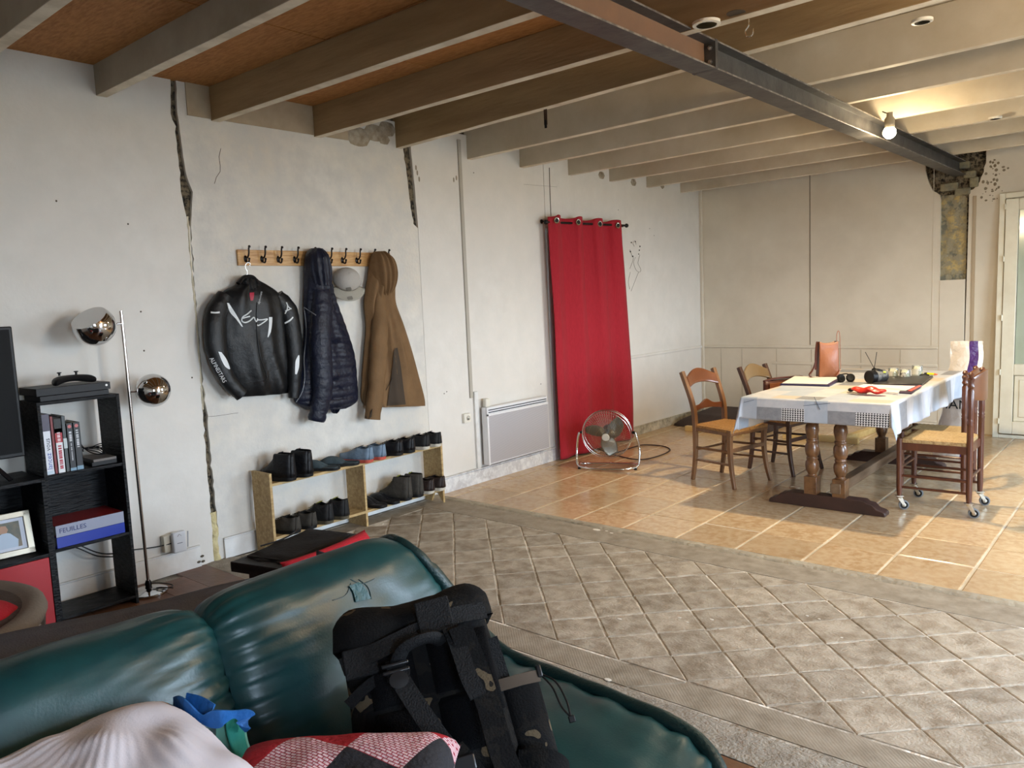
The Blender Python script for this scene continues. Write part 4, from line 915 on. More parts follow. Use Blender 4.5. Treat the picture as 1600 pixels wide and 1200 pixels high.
# ================================================================== helpers that lay a mark onto a built surface
from mathutils.bvhtree import BVHTree
def bvh_of(objs):
    bpy.context.view_layer.update(); dg = bpy.context.evaluated_depsgraph_get(); V = []; F = []
    for o in objs:
        e = o.evaluated_get(dg); me = e.to_mesh(); k = len(V); V += [o.matrix_world @ v.co for v in me.vertices]; F += [tuple(i+k for i in p.vertices) for p in me.polygons]; e.to_mesh_clear()
    return BVHTree.FromPolygons(V, F)
def hit(bv, px, py, off=.003):
    d = ray(px, py).normalized(); r = bv.ray_cast(CAM, d)
    if r[0] is None:
        r = bv.find_nearest(CAM+d*5.2); return r[0]-d*off if r[0] is not None else None
    return r[0]-d*off
def decal(bv, pairs, mt, parent, name, n=5, off=.003, k=4):
    """strip between two pixel polylines laid on the surface"""
    A = [Vector((*p[0], 0)) for p in pairs]; B = [Vector((*p[1], 0)) for p in pairs]
    A = catmull(A, n); B = catmull(B, n); m = MB(); vs = []
    for a, b in zip(A, B):
        for j in range(k+1):
            q = a.lerp(b, j/k); vs.append(hit(bv, q.x, q.y, off)-parent.matrix_world.translation)
    fs = [(i*(k+1)+j, (i+1)*(k+1)+j, (i+1)*(k+1)+j+1, i*(k+1)+j+1) for i in range(len(A)-1) for j in range(k)]
    return m.add(vs, fs).build(name, mt, parent)
def dline(bv, pts, r, mt, parent, name, off=.003, n=5):
    P = [hit(bv, q.x, q.y, off)-parent.matrix_world.translation for q in catmull([(*p, 0) for p in pts], n)]
    return MB().tube(P, r, 5).build(name, mt, parent)
# ================================================================== coat rail
M_blkm = mat('hook_black', rgb(30, 26, 26), .35, .6)
p0, p1 = onx(369.5, 404, .0), onx(608, 407, .0)
cr0 = thing('coat_rail', 'varnished pine coat rail with black double hooks on the wall', 'coat rack', (0, (p0.y+p1.y)/2, 1.895))
MB().box(0, .018, p0.y-cr0.location.y, p1.y-cr0.location.y, -.050, .050).build('board', mat('pine_board', rgb(196, 148, 88), .5, var=[(4, rgb(170, 120, 64), .15), (18, rgb(206, 162, 104), .1)], stretch=(3, .5, 4), coat=.2), cr0, bevel=.003)
hk = []
for px in (389-4, 415-4.5, 441-5, 466.5-5, 493-5, 519-5, 541-5, 563.5-5, 586-5, 607-4):
    y = onx(px, 403, .03).y-cr0.location.y
    m = MB(); m.sphere((.021, y, -.008), .018, 10, (.25, .75, 1.25))
    m.tube(catmull([(.022, y, 0), (.045, y, .0), (.062, y, .022), (.066, y, .055), (.072, y, .062)], 5), .0055, 8).sphere((.074, y, .066), .009, 10)
    m.tube(catmull([(.022, y, -.015), (.038, y, -.030), (.055, y, -.030), (.062, y, -.014)], 5), .0055, 8).sphere((.063, y, -.010), .008, 10)
    m.build('hook', M_blkm, cr0); hk.append(y+cr0.location.y)
# ---- garments: a relief drawn from row to row, each row (px left, py left, px right, py right, depth)
def garment(rows, x0, mt, parent, name, fold=.012, ff=5, quilt=0, nu=40, sub=5, seed=0, qf=0):
    R = []
    for (a, b, c, d, dep) in rows: R.append((onx(a, b, x0), onx(c, d, x0), dep))
    Ls = catmull([r[0] for r in R], sub); Rs = catmull([r[1] for r in R], sub); D = catmull([(r[2], 0, 0) for r in R], sub)
    n = len(Ls); vs = []; loc = parent.location
    for i in range(n):
        t = i/(n-1); dep = D[i].x
        for k in range(nu+1):
            u = k/nu; e = max(0, 1-(2*u-1)**2)**.5
            q = Ls[i].lerp(Rs[i], u)
            f = fold*mnoise.noise(Vector((u*ff*2+seed, q.z*3, seed)))*2+fold*.6*sin(u*ff*2*pi+seed+q.z*4)
            f *= e
            if quilt: f += quilt*abs(sin((q.z*qf+.15*u)*pi))**.6*e
            vs.append((x0-loc.x+dep*e+f, q.y-loc.y, q.z-loc.z))
        for k in range(nu, -1, -1):
            u = k/nu; e = max(0, 1-(2*u-1)**2)**.5; q = Ls[i].lerp(Rs[i], u)
            vs.append((x0-loc.x-dep*.35*e, q.y-loc.y, q.z-loc.z))
    w_ = 2*(nu+1)
    fs = [(i*w_+k, i*w_+(k+1) % w_, (i+1)*w_+(k+1) % w_, (i+1)*w_+k) for i in range(n-1) for k in range(w_)]
    fs += [tuple(range(w_)), tuple(range((n-1)*w_, n*w_))]
    return MB().add(vs, fs).build(name, mt, parent, smooth=70)
def sleeve(pts, x, rad, mt, parent, name='sleeve', n=18, quilt=0, wr=.004, flat=.75, seed=0, qn=0):
    P = catmull([onx(a, b, x if not isinstance(x, list) else x[i])-parent.location for i, (a, b) in enumerate(pts)], 8)
    R = [q.x for q in catmull([(r, 0, 0) for r in rad], 8)]
    vs = []; m = len(P)
    for i, p in enumerate(P):
        t = (P[min(i+1, m-1)]-P[max(i-1, 0)]).normalized(); b = Vector((1, 0, 0)); b = (b-t*t.dot(b)).normalized(); c = t.cross(b)
        for k in range(n):
            a = 2*pi*k/n; r = R[i]*(1+wr/.05*mnoise.noise(Vector((cos(a)*1.3+seed, sin(a)*1.3, i*.55))))
            if quilt: r += quilt*abs(sin(i/(m-1)*qn*pi))**.6
            vs.append(p+b*cos(a)*r*flat+c*sin(a)*r)
    fs = [(i*n+k, i*n+(k+1) % n, (i+1)*n+(k+1) % n, (i+1)*n+k) for i in range(m-1) for k in range(n)]+[tuple(range(n)), tuple(range((m-1)*n, m*n))]
    return MB().add([tuple(v) for v in vs], fs).build(name, mt, parent, smooth=70)
M_mj = mat('moto_black', rgb(19, 20, 22), .42, spec=.35, var=(6, rgb(14, 15, 17), .2), bump=[(14, .35), (150, .1)])
M_mjw = mat('moto_white', rgb(220, 224, 226), .4); M_mjr = mat('moto_red', rgb(170, 30, 60), .5)
mj = thing('motorcycle_jacket', 'black leather motorcycle jacket with white flashes on a hanger', 'jacket', (.06, 2.75, 1.3))
tor = garment([(380, 436, 404, 438, .02), (366, 446, 418, 446, .05), (348, 456, 432, 456, .07), (341, 474, 441, 470, .085), (340, 510, 444, 506, .09), (344, 545, 447, 545, .09), (352, 580, 452, 580, .085), (362, 606, 455, 602, .075), (372, 620, 450, 614, .05)], .05, M_mj, mj, 'body', fold=.010, ff=3, seed=3)
s1 = sleeve([(352, 462), (338, 490), (336, 530), (343, 566), (358, 596), (378, 617)], [.07, .08, .09, .10, .11, .12], [.05, .068, .072, .062, .052, .045], M_mj, mj, seed=1)
s2 = sleeve([(432, 462), (449, 484), (457, 520), (461, 560), (460, 592), (459, 622)], [.07, .08, .09, .10, .10, .10], [.05, .066, .062, .055, .048, .036], M_mj, mj, seed=5)
cl_ = garment([(380, 432, 402, 436, .03), (376, 440, 407, 443, .04), (379, 452, 405, 452, .05)], .065, M_mj, mj, 'collar', fold=.004, seed=8)
bv = bvh_of([tor, s1, s2, cl_])
def zc(x, y): return (300+x/4.444, 360+y/4.444)
decal(bv, [(zc(243, 503), zc(256, 505)), (zc(262, 565), zc(292, 560)), (zc(305, 615), zc(322, 610)), (zc(345, 668), zc(355, 670))], M_mjw, mj, 'flash')
decal(bv, [(zc(535, 602), zc(558, 602)), (zc(535, 650), zc(556, 650)), (zc(530, 700), zc(547, 705)), (zc(524, 742), zc(530, 742))], M_mjw, mj, 'flash')
decal(bv, [(zc(183, 842), zc(205, 846)), (zc(205, 900), zc(240, 895)), (zc(230, 945), zc(258, 938)), (zc(258, 965), zc(265, 962))], M_mjw, mj, 'flash')
decal(bv, [(zc(738, 866), zc(746, 868)), (zc(720, 905), zc(746, 905)), (zc(716, 950), zc(742, 955)), (zc(715, 998), zc(728, 1000))], M_mjw, mj, 'flash')
decal(bv, [(zc(130, 563), zc(130, 575)), (zc(160, 566), zc(160, 577)), (zc(193, 563), zc(193, 575))], M_mjw, mj, 'cuff_stripe'); decal(bv, [(zc(641, 640), zc(645, 650)), (zc(675, 622), zc(680, 632)), (zc(700, 598), zc(705, 606))], M_mjw, mj, 'cuff_stripe')
for P in ([(412, 556), (385, 580), (352, 602), (346, 628), (368, 640), (400, 628), (428, 604), (438, 622), (446, 634), (456, 612)], [(352, 610), (380, 602), (402, 596)], [(456, 622), (490, 620), (524, 616), (492, 642), (462, 660), (452, 656)]):
    dline(bv, [zc(*q) for q in P], .0045, M_mjw, mj, 'chest_logo')
for P in ([(655, 500), (668, 530), (690, 545)], [(645, 578), (660, 550), (662, 515)], [(648, 560), (668, 552), (682, 545)]):
    dline(bv, [zc(*q) for q in P], .004, M_mjw, mj, 'shoulder_logo')
decal(bv, [(zc(400, 432), zc(432, 430)), (zc(402, 460), zc(430, 460)), (zc(408, 488), zc(424, 486))], M_mjr, mj, 'inner_label')
dline(bv, [zc(452, 500), zc(448, 600), zc(452, 700), zc(462, 800), zc(480, 900), zc(520, 1010), zc(500, 1050)], .003, M_blk, mj, 'zip')
dline(bv, [zc(370, 1060), zc(440, 1058), zc(520, 1040)], .0025, M_blk, mj, 'hem_seam')
def word_on(bv, body, a, b, size, mt, parent, name, off=.004):
    """letters one by one along a pixel line, lying on the surface"""
    pa, pb = hit(bv, *a, off), hit(bv, *b, off)
    d = (pb-pa); L_ = d.length; ex = d.normalized(); nz = (CAM-(pa+pb)/2).normalized(); ey = nz.cross(ex).normalized(); nz = ex.cross(ey)
    c = bpy.data.curves.new(name, 'FONT'); c.body = body; c.size = size; c.extrude = .0004; c.align_y = 'CENTER'; c.resolution_u = 1
    o = bpy.data.objects.new(name, c); COL.objects.link(o); bpy.context.view_layer.update()
    sx = L_/max(o.dimensions.x, 1e-3)
    M = Matrix(((ex.x, ey.x, nz.x, pa.x), (ex.y, ey.y, nz.y, pa.y), (ex.z, ey.z, nz.z, pa.z), (0, 0, 0, 1)))
    dg = bpy.context.evaluated_depsgraph_get(); me = bpy.data.meshes.new_from_object(o.evaluated_get(dg)); bpy.data.objects.remove(o)
    me.materials.clear(); me.materials.append(mt)
    for v in me.vertices: v.co = (M @ Vector((v.co.x*sx, v.co.y, v.co.z)))-parent.matrix_world.translation
    q = bpy.data.objects.new(name, me); COL.objects.link(q); q.parent = parent; return q
word_on(bv, 'ALPINESTARS', zc(132, 885), zc(228, 1055), .034, M_mjw, mj, 'sleeve_lettering', .012)
word_on(bv, 'alpinestars', zc(462, 512), zc(482, 425), .020, M_mjw, mj, 'collar_lettering', .012)
hg = thing('coat_hanger', 'black plastic hanger with a thin metal hook holding the motorcycle jacket', 'hanger', (.06, 2.75, 1.55)); LH = hg.location
bpy.context.view_layer.update()
m = MB(); P = [onx(*q, .09)-LH for q in ((372, 443), (380, 434), (388, 432), (396, 434), (404, 444))]
m.tube(catmull(P, 5), .018, 10, flat=.7); m.build('hanger_body', M_blk, hg)
MB().tube(catmull([onx(*q, .075)-LH for q in ((386, 432), (386, 424), (383, 418), (384, 413), (388, 410), (391, 413), (390, 416))], 5), .0022, 6).build('wire_hook', M_chr, hg)
# navy quilted jacket
M_nv = mat('navy_nylon', rgb(22, 27, 46), .45, spec=.35, var=(9, rgb(16, 20, 36), .2), bump=(35, .35)); M_zip = mat('zip_grey', rgb(150, 154, 160), .4, .5)
nj = thing('quilted_jacket', 'navy blue quilted jacket with a pale zip hanging by its hood', 'jacket', (.05, 3.3, 1.4))
bd = garment([(486, 388, 497, 388, .03), (478, 396, 504, 398, .06), (475, 415, 511, 416, .08), (475, 445, 516, 445, .08), (474, 478, 524, 472, .075), (475, 520, 541, 518, .075), (471, 560, 553, 556, .075), (465, 600, 557, 596, .07), (460, 626, 557, 626, .065), (478, 640, 540, 638, .05)], .05, M_nv, nj, 'body', fold=.010, ff=3, quilt=.019, nu=50, seed=2, qf=15, sub=12)
sl = sleeve([(500, 440), (503, 480), (501, 530), (503, 575), (503, 615), (494, 658)], [.10, .12, .14, .14, .14, .12], [.045, .066, .070, .070, .066, .056], M_nv, nj, quilt=.011, seed=4, qn=13)
bpy.context.view_layer.update(); bv = bvh_of([bd, sl])
dline(bv, [(474, 476), (478, 505), (478, 530), (475, 560), (476, 590), (472, 612), (463, 628)], .0035, M_zip, nj, 'zip')
garment([(515, 636, 532, 634, .03), (518, 644, 528, 642, .02), (521, 646, 525, 646, .01)], .05, M_nv, nj, 'hem_tab', seed=1)
hood = garment([(484, 389, 500, 389, .05), (478, 398, 508, 400, .09), (477, 420, 513, 424, .10), (484, 446, 512, 448, .09)], .07, M_nv, nj, 'hood', fold=.008, quilt=.008, seed=6, qf=15)
# brown parka
M_pk = mat('tan_cotton', rgb(124, 95, 64), .8, spec=.3, var=(7, rgb(108, 82, 54), .2), bump=[(10, .4), (120, .1)]); M_pkd = mat('parka_lining', rgb(62, 50, 38), .85)
pk = thing('parka_coat', 'tan brown hooded parka hanging at the far end of the coat rail', 'coat', (.05, 3.8, 1.4))
bd = garment([(584, 393, 604, 398, .03), (578, 404, 611, 408, .08), (575, 430, 615, 430, .09), (571, 455, 615, 456, .08), (569, 478, 618, 476, .07), (572, 510, 630, 508, .07), (569, 550, 642, 546, .07), (566, 590, 653, 586, .07), (565, 622, 662, 620, .065), (572, 636, 664, 634, .05)], .05, M_pk, pk, 'body', fold=.014, ff=4, nu=50, seed=11, sub=7)
sl = sleeve([(592, 455), (594, 500), (592, 550), (588, 600), (582, 655)], [.09, .11, .12, .13, .12], [.04, .062, .070, .066, .062], M_pk, pk, seed=9, wr=.006)
hood = garment([(585, 393, 600, 393, .04), (580, 404, 610, 406, .10), (579, 425, 614, 428, .12), (584, 448, 613, 450, .09), (592, 462, 606, 462, .05)], .07, M_pk, pk, 'hood', fold=.012, seed=14)
bpy.context.view_layer.update(); bv = bvh_of([bd, sl])
decal(bv, [((616, 545), (621, 543)), ((613, 575), (626, 570)), ((609, 605), (630, 602)), ((605, 634), (634, 632))], M_pkd, pk, 'open_front', n=8, off=.010, k=10)
dline(bv, [(613, 590), (608, 600), (603, 610)], .002, M_blk, pk, 'zip', off=.012)
decal(bv, [((565, 648), (566, 653)), ((572, 650), (573, 655))], M_pkd, pk, 'cuff_tab')
# cap
cp = thing('baseball_cap', 'pale grey baseball cap hanging peak down on the rail', 'cap', tuple(onx(543, 434, .10)))
M_cap = mat('cap_cotton', rgb(176, 172, 166), .85, bump=(120, .2))
def dome(u, v):
    a = 2*pi*u; t = v*pi/2; return (.088*cos(a)*cos(t), .098*sin(a)*cos(t), .085*sin(t)-.03)
m = MB(); m.M = Matrix.Rotation(radians(-20), 4, 'Z') @ Matrix.Rotation(radians(62), 4, 'Y')
m.grid(dome, 30, 12, cu=True).build('crown', M_cap, cp, solid=.003)
def brim(u, v):
    a = -1.15+2.3*u; r = .088+.075*v*cos(a*.9)**.5; return (r*cos(a)*1.0, r*sin(a), -.032-.02*(a/1.15)**2-.01*v)
m = MB(); m.M = Matrix.Rotation(radians(-20), 4, 'Z') @ Matrix.Rotation(radians(62), 4, 'Y'); m.grid(brim, 20, 8).build('peak', mat('cap_peak', rgb(166, 162, 150), .85, bump=(120, .2)), cp, solid=.004)
m = MB(); m.M = Matrix.Rotation(radians(-20), 4, 'Z') @ Matrix.Rotation(radians(62), 4, 'Y'); m.sphere((0, 0, .056), .007, 8, (1, 1, .5)); m.build('button', M_cap, cp)
bpy.context.view_layer.update(); bv = bvh_of(list(cp.children))
for (x, y, r) in ((545, 452, 4.5), (547, 466, 4.5)):
    decal(bv, [((x-r, y-r*.5), (x+r*.6, y-r*.8)), ((x-r, y), (x+r, y)), ((x-r*.7, y+r*.6), (x+r*.8, y+r*.5))], mat('cap_badge', rgb(120, 116, 108), .8), cp, 'badge', off=.004)
# ================================================================== shoe rack and shoes
M_rk = mat('rack_pine', rgb(176, 146, 96), .6, var=[(4, rgb(150, 120, 74), .15), (16, rgb(190, 162, 112), .1)], stretch=(3, .6, 3), bump=(30, .08))
RY0, RY1, RX0, RX1 = 2.645, 4.165, .03, .235
rk = thing('shoe_rack', 'two tier pine shoe rack standing against the wall under the coats', 'shoe rack', (0, 0, 0))
for y in (RY0, RY1-.018):
    MB().prism([(RX0, 0), (RX0+.07, 0), (RX0+.10, .07), (RX1-.06, .07) if y > 4 else (RX1-.06, .0), (RX1, 0), (RX1, .53), (RX0, .53)], y, y+.018, YWALL).build('side_panel', M_rk, rk, bevel=.001)
MB().box(RX0, RX1-.005, RY0+.018, RY1-.018, .445, .463).build('shelf', M_rk, rk, bevel=.001)
MB().box(RX0, RX1-.005, RY0+.018, RY1-.018, .098, .116).build('shelf', M_rk, rk, bevel=.001)
for z0, z1 in ((.116, .445), (0, .098)): MB().box(RX0, RX1-.004, 3.388, 3.406, z0, z1).build('middle_panel', M_rk, rk, bevel=.001)
def shoe(name, label, loc, ang, kind, up, sole, lin, cat='shoe', group=None, Ls=.285, accent=None, tilt=0):
    """toe towards local +x, heel at the origin side"""
    t = thing(name, label, cat, loc, (0, tilt, ang), group)
    W = .052; hs = .028 if kind != 'slipper' else .022
    def hw(s): return W*(.72+.28*sin(pi*min(1, s*1.05))**.8)*(1 if s < .75 else max(.05, 1-((s-.75)/.25)**2.2)**.5)*(.9+.15*s) * (1 if s > .06 else (.55+.45*(s/.06)**.5))
    n = 22
    pr = [(Ls*(i/n-.5), hw(i/n)*1.06) for i in range(n+1)]
    MB().prism([(x, y) for x, y in pr]+[(x, -y) for x, y in pr[::-1]], 0, hs).build('sole', sole, t, bevel=.004)
    H = {'low': .085, 'high': .115, 'boot': .15, 'slipper': .05}[kind]
    op = {'low': .40, 'high': .42, 'boot': .45, 'slipper': .62}[kind]
    def top(s):
        if kind == 'slipper': return hs+(.004 if s < .35 else .045*sin(pi*min(1, (s-.35)/.75)))
        if s < op: return hs+H*(1-.12*sin(pi*s/op)*(kind != 'boot'))-.0
        q = (s-op)/(1-op); return hs+.028+(H*.92-.028)*(1-q)**1.25*(1-.15*sin(pi*q))
    def side(sg):
        def f(u, v):
            s = u; w_ = hw(s); h = top(s)-hs; a = v*pi/2
            gap = .55*w_*(1 if s < op else max(0, 1-(s-op)/.12)*.6) if kind != 'slipper' or s < .3 else 0
            y = gap+(w_-gap)*cos(a)**.6 if v < 1 else gap
            return (Ls*(s-.5)*.985, sg*y, hs-.004+h*sin(a)**.9)
        return f
    m = MB()
    for sg in (1, -1): m.grid(side(sg), 26, 9)
    def heel(u, v):
        w_ = hw(.02); a = v; return (Ls*(-.5)*.985-.008*sin(pi*u), (-w_+2*w_*u)*(1-.42*v), hs-.004+(top(0)-hs)*v)
    if kind != 'slipper': m.grid(heel, 8, 6)
    m.build('upper', up, t, solid=.005, smooth=60)
    if kind != 'slipper':
        def tong(u, v): s = op-.12+.2*v; return (Ls*(s-.5), -.02+.04*u, hs+(top(op)-hs)*(1.12-.25*v))
        MB().grid(tong, 4, 6).build('tongue', lin, t, solid=.004)
        MB().cbox((Ls*(op/2-.5), 0, hs+.01), (Ls*op*.85, W*1.0, .012)).build('insole', lin, t, bevel=.003)
        lc = MB()
        for k in range(4):
            s = op+.06+.06*k; z = top(s)+.004
            lc.tube([(Ls*(s-.5), -.018, z-.004), (Ls*(s-.5)+.006, 0, z+.001), (Ls*(s-.5), .018, z-.004)], .0022, 5)
        lc.build('laces', accent or lin, t)
    return t
def sm(n, c, r=.7): return mat(n, rgb(*c), r, spec=.3, bump=(40, .3), var=(15, tuple(x*.6 for x in rgb(*c)), .2))
K_black, K_char, K_grey, K_brown, K_teal, K_blue = sm('shoe_black', (22, 22, 25), .5), sm('shoe_charcoal', (34, 34, 34)), sm('shoe_grey_suede', (70, 66, 60), .9), sm('shoe_brown', (50, 38, 34), .5), sm('slipper_teal', (72, 86, 92), .9), sm('shoe_steel_blue', (120, 140, 160))
S_blk, S_wht, S_red, S_gum = sm('sole_black', (24, 24, 24)), sm('sole_white', (214, 206, 190)), sm('sole_coral', (206, 92, 76)), sm('sole_gum', (92, 84, 66))
L_blk, L_yel, L_wht = sm('lining_black', (20, 20, 22), .9), sm('lining_olive_yellow', (150, 150, 60), .9), sm('lace_white', (206, 206, 206), .8)
ZT1, ZB1 = .4635, .1165
def put(name, lab, py_, z, kind, up, so, li, **k):
    # heel at the front edge of the shelf, toe at the wall
    return shoe(name, lab, (.155, py_, z), pi+k.pop('da', 0.28), kind, up, so, li, Ls=k.pop('Ls', .27), **k)
put('riding_boot', 'tall black riding boot at the very left end of the top shelf', 2.755, ZT1, 'boot', K_black, S_blk, L_blk, cat='boot', accent=L_wht)
put('riding_boot', 'tall black riding boot second from the left on the top shelf', 2.885, ZT1, 'boot', K_black, S_blk, L_blk, cat='boot', accent=L_wht)
put('house_slipper', 'flat slate slipper right of the riding boots on the top shelf', 3.09, ZT1, 'slipper', K_teal, K_char, L_blk, cat='slipper', da=.5)
put('house_slipper', 'flat slate slipper touching the blue running shoes on the top shelf', 3.25, ZT1, 'slipper', K_teal, K_char, L_blk, cat='slipper', da=.7)
put('running_shoe', 'steel blue running shoe with coral sole beside the slate slippers', 3.39, ZT1, 'low', K_blue, S_red, L_blk, accent=L_wht)
put('running_shoe', 'steel blue running shoe with coral sole beside the black laced shoes', 3.505, ZT1, 'low', K_blue, S_red, L_blk, accent=L_wht)
put('laced_shoe', 'black laced shoe with black sole next to the steel blue runners', 3.67, ZT1, 'low', K_black, S_blk, L_blk)
put('laced_shoe', 'black laced shoe with black sole next to the pale soled sneakers', 3.785, ZT1, 'low', K_black, S_blk, L_blk)
put('sneaker', 'black sneaker with cream sole, second from the right on the top shelf', 3.935, ZT1, 'low', K_char, S_wht, L_blk)
put('sneaker', 'black sneaker with cream sole at the right end of the top shelf', 4.06, ZT1, 'low', K_char, S_wht, L_blk)
put('suede_shoe', 'dusty grey suede shoe at the left end of the bottom shelf', 2.76, ZB1, 'low', K_grey, S_blk, L_blk)
put('suede_shoe', 'dusty grey suede shoe second from left on the bottom shelf', 2.885, ZB1, 'low', K_grey, S_blk, L_blk)
put('work_shoe', 'black work shoe with olive lining beside the grey suede shoes', 3.02, ZB1, 'high', K_char, S_gum, L_yel, accent=L_yel)
put('work_shoe', 'black work shoe with olive lining before the empty part of the bottom shelf', 3.15, ZB1, 'high', K_char, S_gum, L_yel, accent=L_yel)
put('sandal', 'black open sandal against the middle panel of the bottom shelf', 3.50, ZB1, 'slipper', K_black, S_blk, L_blk, cat='sandal', da=.15)
put('sandal', 'black open sandal beside the grey boots on the bottom shelf', 3.62, ZB1, 'slipper', K_black, S_blk, L_blk, cat='sandal', da=.15)
put('walking_boot', 'grey suede walking boot with olive lining next to the sandals', 3.73, ZB1, 'boot', K_grey, S_blk, L_yel, cat='boot', accent=L_yel)
put('walking_boot', 'grey suede walking boot with olive lining next to the brown shoes', 3.845, ZB1, 'boot', K_grey, S_blk, L_yel, cat='boot', accent=L_yel)
put('leather_shoe', 'dark brown shoe with white sole, second from right on the bottom shelf', 3.96, ZB1, 'low', K_brown, S_wht, L_blk)
put('leather_shoe', 'dark brown shoe with white sole at the right end of the bottom shelf', 4.075, ZB1, 'low', K_brown, S_wht, L_blk)
# ================================================================== black cube shelf with its contents
def grain(m, n, b, mp, last): pass
M_bk = mat('black_woodgrain', rgb(15, 17, 21), .5, spec=.25, var=(6, rgb(11, 12, 15), .2), bump=(14, .5), stretch=(1, 1, 6)); 
SX0, SX1, SY0, SY1, SZ = .05, .30, 1.362, 1.758, 1.150
sf = thing('cube_shelf', 'tall narrow black cube shelf between the television cabinet and chrome lamp', 'shelf', (0, 0, 0))
for y in (SY0, SY1-.016): MB().box(SX0, SX1, y, y+.016, 0, SZ).build('side_panel', M_bk, sf, bevel=.001)
for z in (SZ-.016, .765, .385): MB().box(SX0, SX1-.002, SY0+.016, SY1-.016, z, z+.016).build('shelf_board', M_bk, sf, bevel=.001)
MB().box(SX0, SX1-.002, SY0+.016, SY1-.016, .03, .046).build('shelf_board', M_bk, sf, bevel=.001)
MB().box(SX0, SX0+.004, SY0+.016, SY1-.016, .40, .765).build('back_panel', M_bk, sf)
# game console and controller
gc = thing('game_console', 'flat black game console lying on top of the cube shelf', 'game console', (.185, 1.545, SZ+.001), radians(2))
M_con = mat('console_black', rgb(30, 31, 34), .5, spec=.3)
MB().box(-.11, .108, -.182, .175, .028, .066).build('upper_body', M_con, gc, bevel=.0015); MB().box(-.10, .10, -.165, .168, 0, .026).build('lower_body', M_con, gc, bevel=.0015)
MB().lathe([(.001, 0), (.006, 0), (.006, .001), (.001, .0012)], 14, T(.108, .155, .05) @ Matrix.Rotation(pi/2, 4, 'Y')).build('power_button', mat('console_light', (.9, .9, .9), .4), gc)
ctl = thing('game_controller', 'black gamepad with two thumbsticks on the game console', 'controller', (.24, 1.545, SZ+.0675), radians(96)); ctl.scale = (1.35, 1.35, 1.35)
def pad(u, v):
    a = 2*pi*v; x = -.078+.156*u; k = abs(2*u-1); r = .020+.012*k**2; e = (1-k**6)**.5 if k < 1 else 0
    return (x*1.0, -.012-.030*k**3+.030*cos(a)*e*(.9+.3*k), .026-.012*k**2+r*.62*sin(a)*e)
MB().grid(pad, 30, 14, cv=True).build('body', M_blk, ctl)
for x, y in ((-.035, .0), (.02, -.014)):
    MB().lathe([(.004, .038), (.004, .046), (.008, .048), (.008, .051), (.001, .052)], 10, T(x, y, 0)).build('thumbstick', M_blk, ctl)
# books: standing, spines to the room
def book(y, th, h, d, cover, label, zb=.7815, tag_=None, txt=None, tcol=None, group='books on the top shelf', lean=0, xf=None):
    xf = SX1-.02 if xf is None else xf
    t = thing('book', label, 'book', (xf-d/2, y+th/2, zb), (lean, 0, 0), group)
    cm = mat('book_cover', rgb(*cover), .45)
    MB().box(-d/2, d/2, -th/2, -th/2+.002, 0, h).box(-d/2, d/2, th/2-.002, th/2, 0, h).box(d/2-.002, d/2, -th/2, th/2, 0, h).build('cover', cm, t)
    MB().box(-d/2+.002, d/2-.002, -th/2+.002, th/2-.002, .002, h-.003).build('pages', M_paper, t)
    if tag_:
        for (z0, z1, c) in tag_: MB().box(d/2-.0005, d/2+.0006, -th/2+.0005, th/2-.0005, z0*h, z1*h).build('spine_band', mat('spine_band', rgb(*c), .5), t)
    if txt:
        for (s, z, size, c, sx_) in txt:
            if s == '#':
                q = MB(); zz = -size/2; rr_ = random.Random(int(z*1000))
                while zz < size/2:
                    e = rr_.uniform(.004, .009); q.box(0, .0006, -sx_/2, sx_/2, zz, min(zz+e, size/2)); zz += e+rr_.choice((.0015, .0015, .005))
                o = q.build('illegible_print', mat('spine_ink', rgb(*c), .5), t); o.location = (d/2+.0008, 0, z*h); o['kind'] = 'stuff'
                continue
            text(s, size, (d/2+.0012, 0, z*h), (pi/2, -pi/2, pi/2), mat('spine_ink', rgb(*c), .5), t, 'spine_lettering', .0003, 'CENTER', sx_)
    return t
yb = SY0+.02
B = [(.036, .305, .20, (226, 228, 236), 'white paperback with blue and black title at the left of the row', [(0.72, 1, (84, 80, 96)), (.0, .06, (200, 214, 226))], [('lancez', .22, .034, (60, 90, 170), 1), ('vous', .50, .034, (50, 50, 66), 1)]),
     (.014, .290, .19, (128, 36, 40), 'slim dark red book beside the white paperback', None, None),
     (.034, .275, .18, (226, 226, 228), 'book with red and white spine and black head band', [(.82, 1, (24, 24, 26)), (.56, .82, (168, 34, 44)), (.74, .82, (200, 200, 200))], [('BESCHERELLE', .65, .018, (240, 220, 220), 1), ('LA CONJUGAISON', .28, .022, (176, 40, 60), 1)]),
     (.018, .285, .18, (66, 72, 74), 'slim slate grey book before the two black volumes', [(.42, .60, (190, 200, 200))], None),
     (.030, .245, .17, (28, 28, 34), 'black volume with white title and small pink emblem, left of the twin volumes', [(0, .06, (120, 150, 170))], [('#', .72, .05, (200, 200, 204), .012), ('#', .40, .09, (170, 170, 174), .006)]),
     (.032, .245, .17, (26, 26, 32), 'black volume with white title and pink emblem at the right end of the row', [(0, .08, (120, 150, 170))], [('#', .66, .09, (200, 200, 204), .012)])]
B[2] = (*B[2][:6], [('#', .65, .055, (230, 200, 204), .014), ('#', .29, .12, (176, 40, 60), .015)])
for i, (th, h, d, c, lab, bands, tx) in enumerate(B):
    t = book(yb, th, h, d, c, lab, .7815, bands, tx)
    if i >= 4: MB().lathe([(.001, 0), (.009, 0), (.009, .001), (.001, .001)], 14, T(d/2, 0, h*.93) @ Matrix.Rotation(pi/2, 4, 'Y')).build('emblem', mat('emblem_pink', rgb(200, 110, 110), .5), t)
    yb += th+.002
